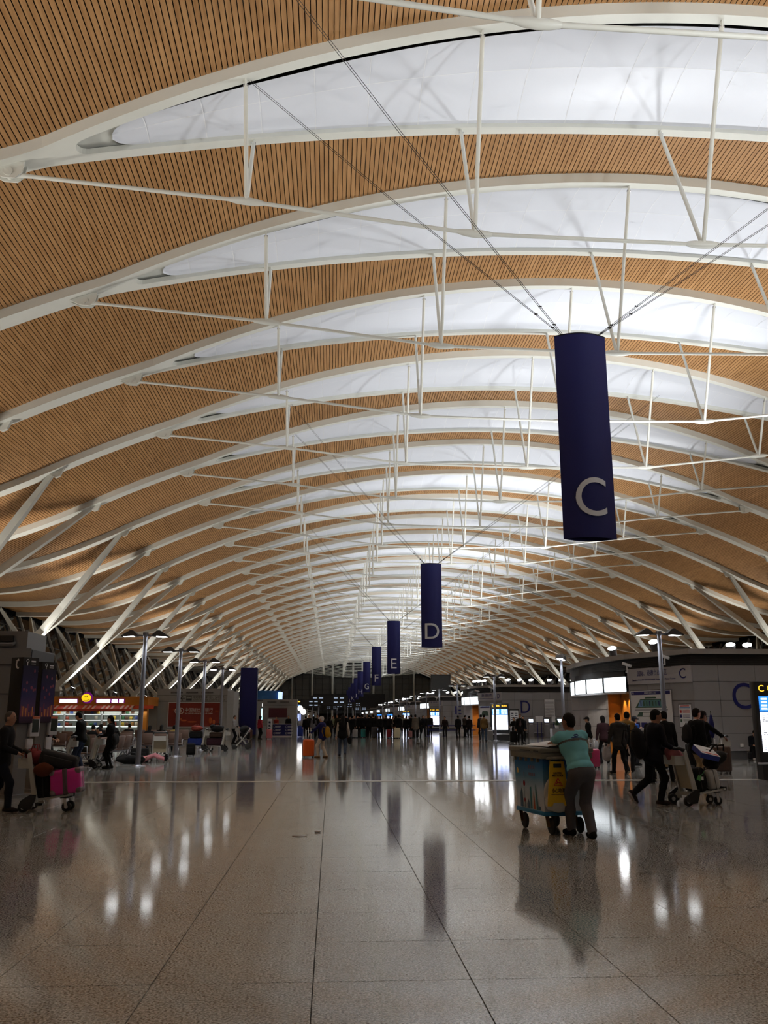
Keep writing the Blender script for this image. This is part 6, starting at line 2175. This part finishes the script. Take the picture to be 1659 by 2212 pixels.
# logo on the cleaner's back
P_, up_, fw_, ri_ = J['P'], J['up'], J['fwd'], J['right']
m = MB()
c0 = P_ + up_ * 0.475 - fw_ * 0.145
for k in range(2):
    m.tube([c0 + ri_ * (0.022 * math.cos(a) - 0.01 + 0.02 * k) + up_ * 0.016 * math.sin(a) for a in np.linspace(0.3 + PI * k, PI * 1.6 + PI * k, 9)], 0.005, LETBLUE, 5)
m.box(Vector(c0 - up_ * 0.03), (0.16, 0.004, 0.010), LETBLUE, M=Matrix(np.stack([ri_, fw_, up_], 1).tolist()))
m.build('back_logo', cl, fix=False)
person('man in navy jacket with black backpack pushing the trolley on the right', (6.14, 17.08), -80,
       ps(H=1.74, lean=9, footR=(0.08, 0.06, 0), footL=(-0.08, -0.40, 0.13), footL_pitch=-52, handR=(0.16, 0.38, 1.01), handL=(-0.20, 0.36, 1.01), handL_close=0.9, handR_close=0.9, hair='short', head=(4, -8), open_front=1, coat=0.12, bulk=1.05, soles=1),
       dict(top=c8(26, 29, 46), trou=c8(20, 21, 28), shoe=c8(70, 52, 50), hair=c8(24, 20, 19), skin=c8(150, 105, 84), top2=c8(130, 132, 136), sole=c8(190, 175, 170)), 0.0115)
backpack('large black backpack worn by the man in the navy jacket', TR(5.885, 17.03, 0.84, 100, -6), (18, 18, 20), (0.36, 0.27, 0.58))
person('man in dark grey hooded jacket walking away with a carrier bag', (8.42, 26.1), 8,
       ps(H=1.69, lean=3, footL=(-0.10, 0.26, 0), footR=(0.10, -0.24, 0.05), footR_pitch=-25, hood=1, coat=0.14, hair='short', bulk=1.1, soles=1, handL=(-0.34, 0.06, 0.80)),
       dict(top=c8(78, 76, 74), trou=c8(22, 22, 24), shoe=c8(28, 27, 28), sole=c8(205, 195, 170)), 0.014)
person('woman in maroon patterned jacket and black leggings standing in line', (9.86, 32.3), 4,
       ps(H=1.63, hair='bob', legs=0.78, bulk=0.98, coat=0.05, wide=0, footL=(-0.13, 0, 0), footR=(0.15, 0.05, 0), handR=(0.22, 0.26, 1.02)),
       dict(top=c8(84, 48, 56), trou=c8(16, 16, 18), shoe=c8(20, 20, 22), hair=c8(26, 21, 20)), 0.016)
person('man in grey baseball cap, black jacket and beige trousers behind the cleaner', (10.85, 37.6), 70,
       ps(H=1.60, hair='cap', coat=0.08), dict(top=c8(24, 24, 26), trou=c8(170, 155, 135), hair=c8(70, 68, 66)), 0.018, hairname='cap')
person('man in tan jacket with rucksack straps beside the grey-jacketed man', (9.1, 27.4), -28,
       ps(H=1.75, hair='short', handL=(-0.12, 0.38, 1.10), handR=(0.12, 0.36, 1.12), head=(14, 0)), dict(top=c8(164, 126, 66), trou=c8(42, 46, 52)), 0.016)
backpack('dark rucksack on the back of the man in the tan jacket', TR(8.98, 27.18, 1.0, -28), (26, 26, 28), (0.28, 0.15, 0.40))
person('person in blue jacket and dark cap before the floor plan board', (10.4, 30.6), -70,
       ps(H=1.62, hair='cap', handL=(-0.1, 0.3, 1.2)), dict(top=c8(36, 76, 150), trou=c8(40, 42, 50), hair=c8(36, 38, 46)), 0.018, hairname='cap')
person('man in charcoal jacket facing the floor plan board, left of a pair', (8.25, 22.7), -14, ps(H=1.70, hair='short', bulk=1.08, coat=0.06), dict(top=c8(48, 47, 46), trou=c8(26, 26, 30)), 0.016)
person('man in black jacket facing the floor plan board, right of a pair', (8.72, 23.2), -8, ps(H=1.74, hair='short', bulk=1.06, coat=0.06, head=(12, 20)), dict(top=c8(24, 24, 26), trou=c8(24, 24, 28)), 0.016)
person('man in black suit jacket and beige trousers with a backpack', (9.02, 21.95), -72,
       ps(H=1.80, hair='short', coat=0.14, collarm=TOP2, bulk=1.06, legs=1.1), dict(top=c8(20, 20, 22), trou=c8(196, 172, 138), top2=c8(210, 208, 205), skin=c8(196, 138, 112), hair=c8(48, 34, 26)), 0.014)
backpack('black backpack on the back of the man in the suit jacket', TR(8.77, 21.88, 0.98, -72), (22, 22, 24), (0.32, 0.18, 0.46))
person('bearded man in dark coat and brown beanie reaching for the luggage', (9.62, 23.1), -76,
       ps(H=1.76, hair='beanie', coat=0.22, lean=6, handR=(0.20, 0.62, 1.06), handL=(-0.2, 0.1, 0.85)), dict(top=c8(22, 22, 24), trou=c8(26, 25, 26), hair=c8(58, 44, 42), skin=c8(140, 98, 80)), 0.016, hairname='beanie')
person('short-haired man in navy jacket standing behind the brown suitcase', (12.0, 28.35), 100,
       ps(H=1.67, hair='buzz', head=(0, 30), handL=(-0.18, 0.34, 1.02)), dict(top=c8(24, 27, 48), trou=c8(22, 22, 26), skin=c8(168, 114, 88), hair=c8(36, 30, 28)), 0.016)
t = thing('umbrella', 'closed navy umbrella standing behind the man in the navy jacket', 'umbrella', (11.82, 27.5, 0.66))
m = MB(); m.lathe([(0.0, 0.30), (0.05, 0.34), (0.085, 0.50), (0.075, 0.75), (0.04, 0.98), (0.0, 1.05)], (0, 0, 0), fabric((38, 44, 120)), 10); m.build('canopy', t, fix=False)
m = MB(); m.cyl((0, 0, 0.0), (0, 0, 1.14), 0.012, BLACK, n=6); m.build('shaft', t)
person('person in dark clothes with white shoes sitting against the wall of island C', (16.35, 34.25), 165,
       ps(H=1.66, hips=0.40, py=-0.02, lean=22, footL=(-0.12, 0.36, 0), footR=(0.12, 0.40, 0), handL=(-0.10, 0.38, 0.55), handR=(0.10, 0.38, 0.55), head=(25, 0), hair='short'),
       dict(top=c8(26, 30, 46), trou=c8(26, 27, 32), shoe=c8(205, 200, 195)), 0.018)
suitcase('low dark case used as a seat against the wall of island C', TR(16.35, 34.42, 0, -15), (0.42, 0.24, 0.30), (30, 30, 34), wheels=False, ribs=False)
# left group
person('man in striped shirt and open black jacket looking at his phone', (-8.35, 27.3), -118,
       ps(H=1.63, lean=8, hair='buzz', open_front=1, head=(28, 0), handL=(-0.08, 0.30, 0.98), handR=(0.08, 0.30, 0.98)), dict(top=c8(24, 24, 26), top2=c8(190, 150, 160), hair=c8(70, 60, 56), trou=c8(30, 30, 34)), 0.015)
person('tall man in black jacket and jeans looking down at his phone', (-7.72, 28.7), 80,
       ps(H=1.76, lean=5, hair='short', head=(26, 0), handL=(-0.06, 0.30, 1.02), handR=(0.08, 0.28, 1.00), coat=0.04, bulk=1.04), dict(top=c8(18, 18, 20), trou=c8(52, 66, 92), hair=c8(20, 17, 16)), 0.015)
person('woman in long black coat holding a trolley handle beside the benches', (-7.08, 29.8), 84,
       ps(H=1.64, hair='pony', coat=0.26, legs=0.85, wide=0, handL=(-0.12, 0.30, 1.0), handR=(0.12, 0.30, 1.0), head=(8, 0)), dict(top=c8(20, 20, 22), trou=c8(18, 18, 20), shoe=c8(24, 22, 22)), 0.015)
softbag('black shoulder bag with white pattern on the woman in the long black coat', TR(-6.90, 29.6, 0.72, 80), (26, 26, 28), (0.36, 0.16, 0.42))
lp, _ = person('person in pink trousers lying on the floor behind the black bags', (-5.88, 33.3), 0,
       ps(H=1.62, lean=0, hair='long', footL=(-0.08, 0, 0), footR=(0.08, 0, 0)), dict(top=c8(60, 58, 70), trou=c8(226, 150, 160), shoe=c8(24, 24, 26)), 0.018, z=0.13)
lp.rotation_euler = Matrix(((0, 0, -1), (-1, 0, 0), (0, 1, 0))).to_euler()
person('balding man in white shirt pushing a trolley near the navy pillar', (-5.98, 56.2), -88,
       ps(H=1.68, hair='buzz', handL=(-0.18, 0.28, 1.0), handR=(0.18, 0.28, 1.0)), dict(top=c8(205, 205, 208), trou=c8(40, 42, 50), hair=c8(100, 88, 80)), 0.02, topname='shirt_top')
person('woman in red jacket and black trousers standing between two suitcases', (-5.25, 67.2), -50,
       ps(H=1.66, hair='bob', coat=0.05), dict(top=c8(196, 52, 70), trou=c8(20, 20, 24)), 0.022)
# walkers in the middle of the concourse
person('woman in white cap, navy jacket and cream trousers pulling the orange suitcase', (-0.34, 37.0), 62,
       ps(H=1.62, hair='cap', coat=0.10, bulk=1.06, footL=(-0.1, 0.12, 0), footR=(0.1, -0.14, 0), handL=(-0.30, 0.44, 0.92), lean=2),
       dict(top=c8(34, 36, 92), trou=c8(225, 205, 180), shoe=c8(130, 90, 50), hair=c8(225, 222, 218)), 0.016, hairname='cap')
backpack('mustard yellow backpack on the woman in the white cap', TR(-0.13, 36.86, 0.78, 62), (206, 148, 30), (0.30, 0.20, 0.46))
person('long-haired woman in black vest with white sleeves and jeans seen from behind', (0.50, 38.1), 0,
       ps(H=1.66, hair='long', armm=TOP2, coat=0.10, footL=(-0.12, 0.12, 0), footR=(0.10, -0.14, 0.04), footR_pitch=-20, soles=1),
       dict(top=c8(16, 16, 18), top2=c8(205, 190, 172), trou=c8(86, 98, 118), shoe=c8(40, 38, 40)), 0.016, topname='vest')
softbag('small black handbag of the woman in the black vest', TR(0.80, 38.1, 0.50, 0), (18, 18, 20), (0.16, 0.26, 0.34), name='handbag')
softbag('white and red carrier bag of the man in the grey jacket', TR(8.02, 26.1, 0.36, 0), (214, 206, 204), (0.26, 0.16, 0.44), name='carrier_bag')
softbag('white carrier bag of the woman in the patterned jacket', TR(9.50, 32.3, 0.40, 0), (210, 210, 212), (0.24, 0.2, 0.40), name='carrier_bag')
softbag('black handbag of the woman in the patterned jacket', TR(10.20, 32.25, 0.72, 0), (20, 20, 22), (0.26, 0.14, 0.26), name='handbag')

# seated people on the benches (low detail)
SEAT = ps(hips=0.50, py=-0.02, lean=14, footL=(-0.12, 0.42, 0), footR=(0.12, 0.44, 0), handL=(-0.1, 0.32, 0.62), handR=(0.1, 0.32, 0.62), head=(14, 0))
SEATED = [(-8.2, 31.3, 78, 'short', (70, 66, 40), 'in an olive jacket', 1.66), (-7.95, 32.35, 78, 'short', (40, 44, 60), 'in a dark blue top', 1.68), (-8.0, 34.9, 80, 'long', (205, 200, 198), 'in a white top bent forward', 1.60),
          (-9.6, 37.15, 0, 'short', (36, 36, 40), 'in a dark grey jacket', 1.70), (-9.0, 37.15, 0, 'bob', (70, 40, 40), 'in a maroon top', 1.62), (-10.2, 40.75, 0, 'short', (28, 28, 30), 'in a black jacket', 1.70),
          (-8.05, 40.75, 0, 'bob', (24, 24, 28), 'in a black coat behind the lamp posts', 1.62), (-9.8, 44.65, 0, 'short', (50, 50, 56), 'in a grey coat at the rear bench', 1.68), (-8.25, 44.65, 0, 'long', (30, 30, 36), 'in a dark top at the rear bench', 1.62), (-7.63, 44.65, 0, 'bob', (190, 170, 90), 'in a yellow top by the luggage stack', 1.60)]
for i, (x, y, a, hr_, c, desc, H_) in enumerate(SEATED):
    p = dict(SEAT); p.update(H=H_, hair=hr_)
    person('person %s sitting on a %s bench' % (desc, 'front' if y < 36 else 'middle' if y < 42 else 'far'), (x, y - 0.02), a, p, dict(top=c8(*c), trou=c8(30, 30, 36)), 0.024, parts=False, group='people sitting on the benches')

# ------------------------------------------------------------------ distant crowd: few shared bodies, own colours
ARCH = [ps(H=1.70, hair='short', coat=0.05, handL=(-0.25, 0.04, 0.80), handR=(0.24, 0.10, 0.82)), ps(H=1.62, hair='long', coat=0.12, legs=0.9, handR=(0.20, 0.26, 1.0), handL=(-0.23, 0.02, 0.78)), ps(H=1.72, hair='short', coat=0.25, bulk=1.1, handL=(-0.26, 0.05, 0.80), handR=(0.26, 0.02, 0.80)),
        ps(H=1.68, hair='short', handL=(-0.1, 0.3, 1.1), handR=(0.1, 0.3, 1.1), head=(20, 0)), ps(H=1.66, hair='bob', footL=(-0.1, 0.25, 0), footR=(0.1, -0.25, 0.05), footR_pitch=-25),
        ps(H=1.75, hair='short', bulk=1.15, hood=1, coat=0.08)]
AM = []
for p in ARCH:
    B, J_, s_ = make_body(p, 1)
    V, Q, mid = B.mesh(0.03)
    AM.append(raw_mesh('person', V, Q, mid, look_mats({})))
def extra(lab, x, y, face, arch, top, trou=(26, 26, 30), hair=(22, 19, 18), grp='distant crowd', sc=1.0):
    o = link('person', AM[arch], None, (x, y, 0), R(face))
    o.scale = (sc, sc, sc)
    look = look_mats(dict(top=c8(*top), trou=c8(*trou), hair=c8(*hair)))
    for k, ms in enumerate(o.material_slots):
        ms.link = 'OBJECT'
        ms.material = look[k]
    tag(o, lab, 'person', grp)
def fromx(px, Y):
    # ground X under picture column px at distance Y on the horizon line
    return (px - 715.0) / 1951.0 * Y * 1.0035
CR = [(661, 73, 0, 0, (18, 18, 20), 'black coat'), (678, 72, 10, 1, (110, 112, 120), 'grey jacket'), (686, 75, 180, 0, (30, 28, 32), 'dark jacket'), (712, 70, 0, 1, (24, 22, 24), 'black jacket with hidden face'),
      (720, 76, 180, 3, (140, 148, 120), 'pale green top'), (729, 75, 150, 0, (64, 62, 40), 'olive jacket'), (755, 74, 200, 3, (60, 52, 30), 'mustard-lined jacket'), (765, 76, 180, 0, (28, 28, 30), 'dark jacket'),
      (777, 72, 0, 2, (26, 25, 26), 'long charcoal coat'), (789, 74, 20, 1, (34, 33, 36), 'dark grey coat'), (797, 71, 0, 5, (22, 22, 24), 'bulky black coat'), (806, 73, -10, 2, (18, 18, 20), 'long black coat'),
      (822, 70, 30, 5, (24, 23, 25), 'black hooded coat'), (829, 77, 170, 0, (160, 120, 60), 'yellow-brown jacket'), (841, 71, -40, 3, (40, 40, 42), 'dark jumper'), (848, 76, 180, 1, (120, 110, 100), 'beige top'),
      (861, 69.5, 10, 5, (20, 20, 22), 'black padded jacket'), (871, 74, 180, 0, (150, 146, 136), 'light beige jacket'), (877, 69, -5, 0, (18, 18, 20), 'black jacket'), (889, 71, 30, 5, (22, 22, 24), 'black coat with head turned'),
      (897, 69, 0, 2, (120, 112, 100), 'grey-beige coat'), (905, 70, -10, 1, (20, 20, 22), 'black top'), (920, 80, 180, 0, (18, 18, 20), 'black suit'), (929, 81, 170, 2, (24, 24, 26), 'black coat beside totem E'),
      (961, 72, 170, 4, (60, 40, 38), 'dark brown jacket'), (990, 70, 10, 0, (18, 18, 20), 'black jacket before island E'), (1003, 74, -60, 3, (90, 80, 72), 'taupe jacket bent forward'), (1014, 69, 0, 0, (36, 24, 28), 'dark red striped jacket'),
      (1040, 64, 10, 5, (24, 24, 26), 'black coat with dark luggage'), (1046, 60.5, -20, 0, (120, 92, 50), 'brown jacket and jeans'), (1112, 58.5, 150, 1, (22, 22, 26), 'dark coat left of the walking man'), (1131, 60, 180, 1, (40, 44, 60), 'dark blue coat'),
      (748, 72, 15, 5, (30, 28, 28), 'dark brown hooded coat'), (760, 71, -20, 2, (20, 20, 24), 'long navy-black coat'), (771, 74.5, 200, 4, (80, 78, 74), 'grey fleece'), (783, 71.5, 10, 0, (16, 16, 18), 'plain black jumper'),
      (793, 77, 170, 1, (130, 124, 118), 'light grey top'), (801, 75, 30, 4, (46, 30, 30), 'maroon jacket'), (811, 71, 5, 1, (26, 26, 30), 'black jacket and long hair'), (816, 76, 190, 5, (70, 64, 56), 'khaki hooded coat'),
      (834, 73, 0, 2, (30, 30, 34), 'dark slate coat'), (855, 72, -15, 1, (22, 20, 22), 'black blouse and long hair'), (866, 74.8, 160, 3, (36, 34, 36), 'dark cardigan holding a phone'), (883, 75, 180, 0, (90, 92, 98), 'mid grey jacket'),
      (913, 74, 200, 4, (40, 42, 52), 'slate blue jacket'), (735, 74.5, -10, 0, (24, 26, 30), 'black anorak'), (668, 78, 160, 5, (44, 44, 46), 'dark hooded coat'), (632, 90, 0, 2, (28, 28, 32), 'long dark coat far back'),
      (598, 79, 180, 3, (170, 60, 50), 'red waistcoat behind the service desk'), (624, 77.5, 180, 0, (28, 26, 30), 'dark suit right of the service desk'), (640, 84, 20, 0, (30, 34, 60), 'navy jacket'), (744, 84, 180, 0, (40, 40, 44), 'dark grey jacket far back'),
      (815, 84, 180, 0, (34, 34, 38), 'dark jacket far back'), (853, 88, 180, 3, (50, 50, 60), 'blue-grey jacket far back'), (700, 88, 0, 0, (26, 26, 30), 'black jacket far back'), (770, 92, 0, 4, (60, 60, 64), 'grey jacket far back'), (790, 96, 180, 1, (36, 30, 30), 'dark brown coat far back')]
for i, (px, Y, face, a, c, desc) in enumerate(CR):
    trou = (70, 88, 110) if 'jeans' in desc else (24, 24, 28)
    extra('distant person in %s, %s in the crowd counted by distance and place' % (desc, ORD[min(i, 41)]) if False else 'distant person in %s, about %s' % (desc, 'the left concourse' if px < 745 else 'the middle queue' if px < 915 else 'the right-hand islands'),
          fromx(px, Y), Y, face, a, c, trou, sc=1.0 + 0.03 * ((i * 7) % 3 - 1))
person('man in long black coat walking towards the viewer beside totem D', (11.95, 56.7), 178, ps(H=1.76, hair='short', coat=0.30, open_front=1, footL=(-0.1, 0.18, 0), footR=(0.1, -0.18, 0.03)), dict(top=c8(26, 25, 27), trou=c8(24, 24, 26), top2=c8(120, 96, 96)), 0.024)
planter(15.2, 60.0, 'leafy green potted plant behind the cleaning cart')
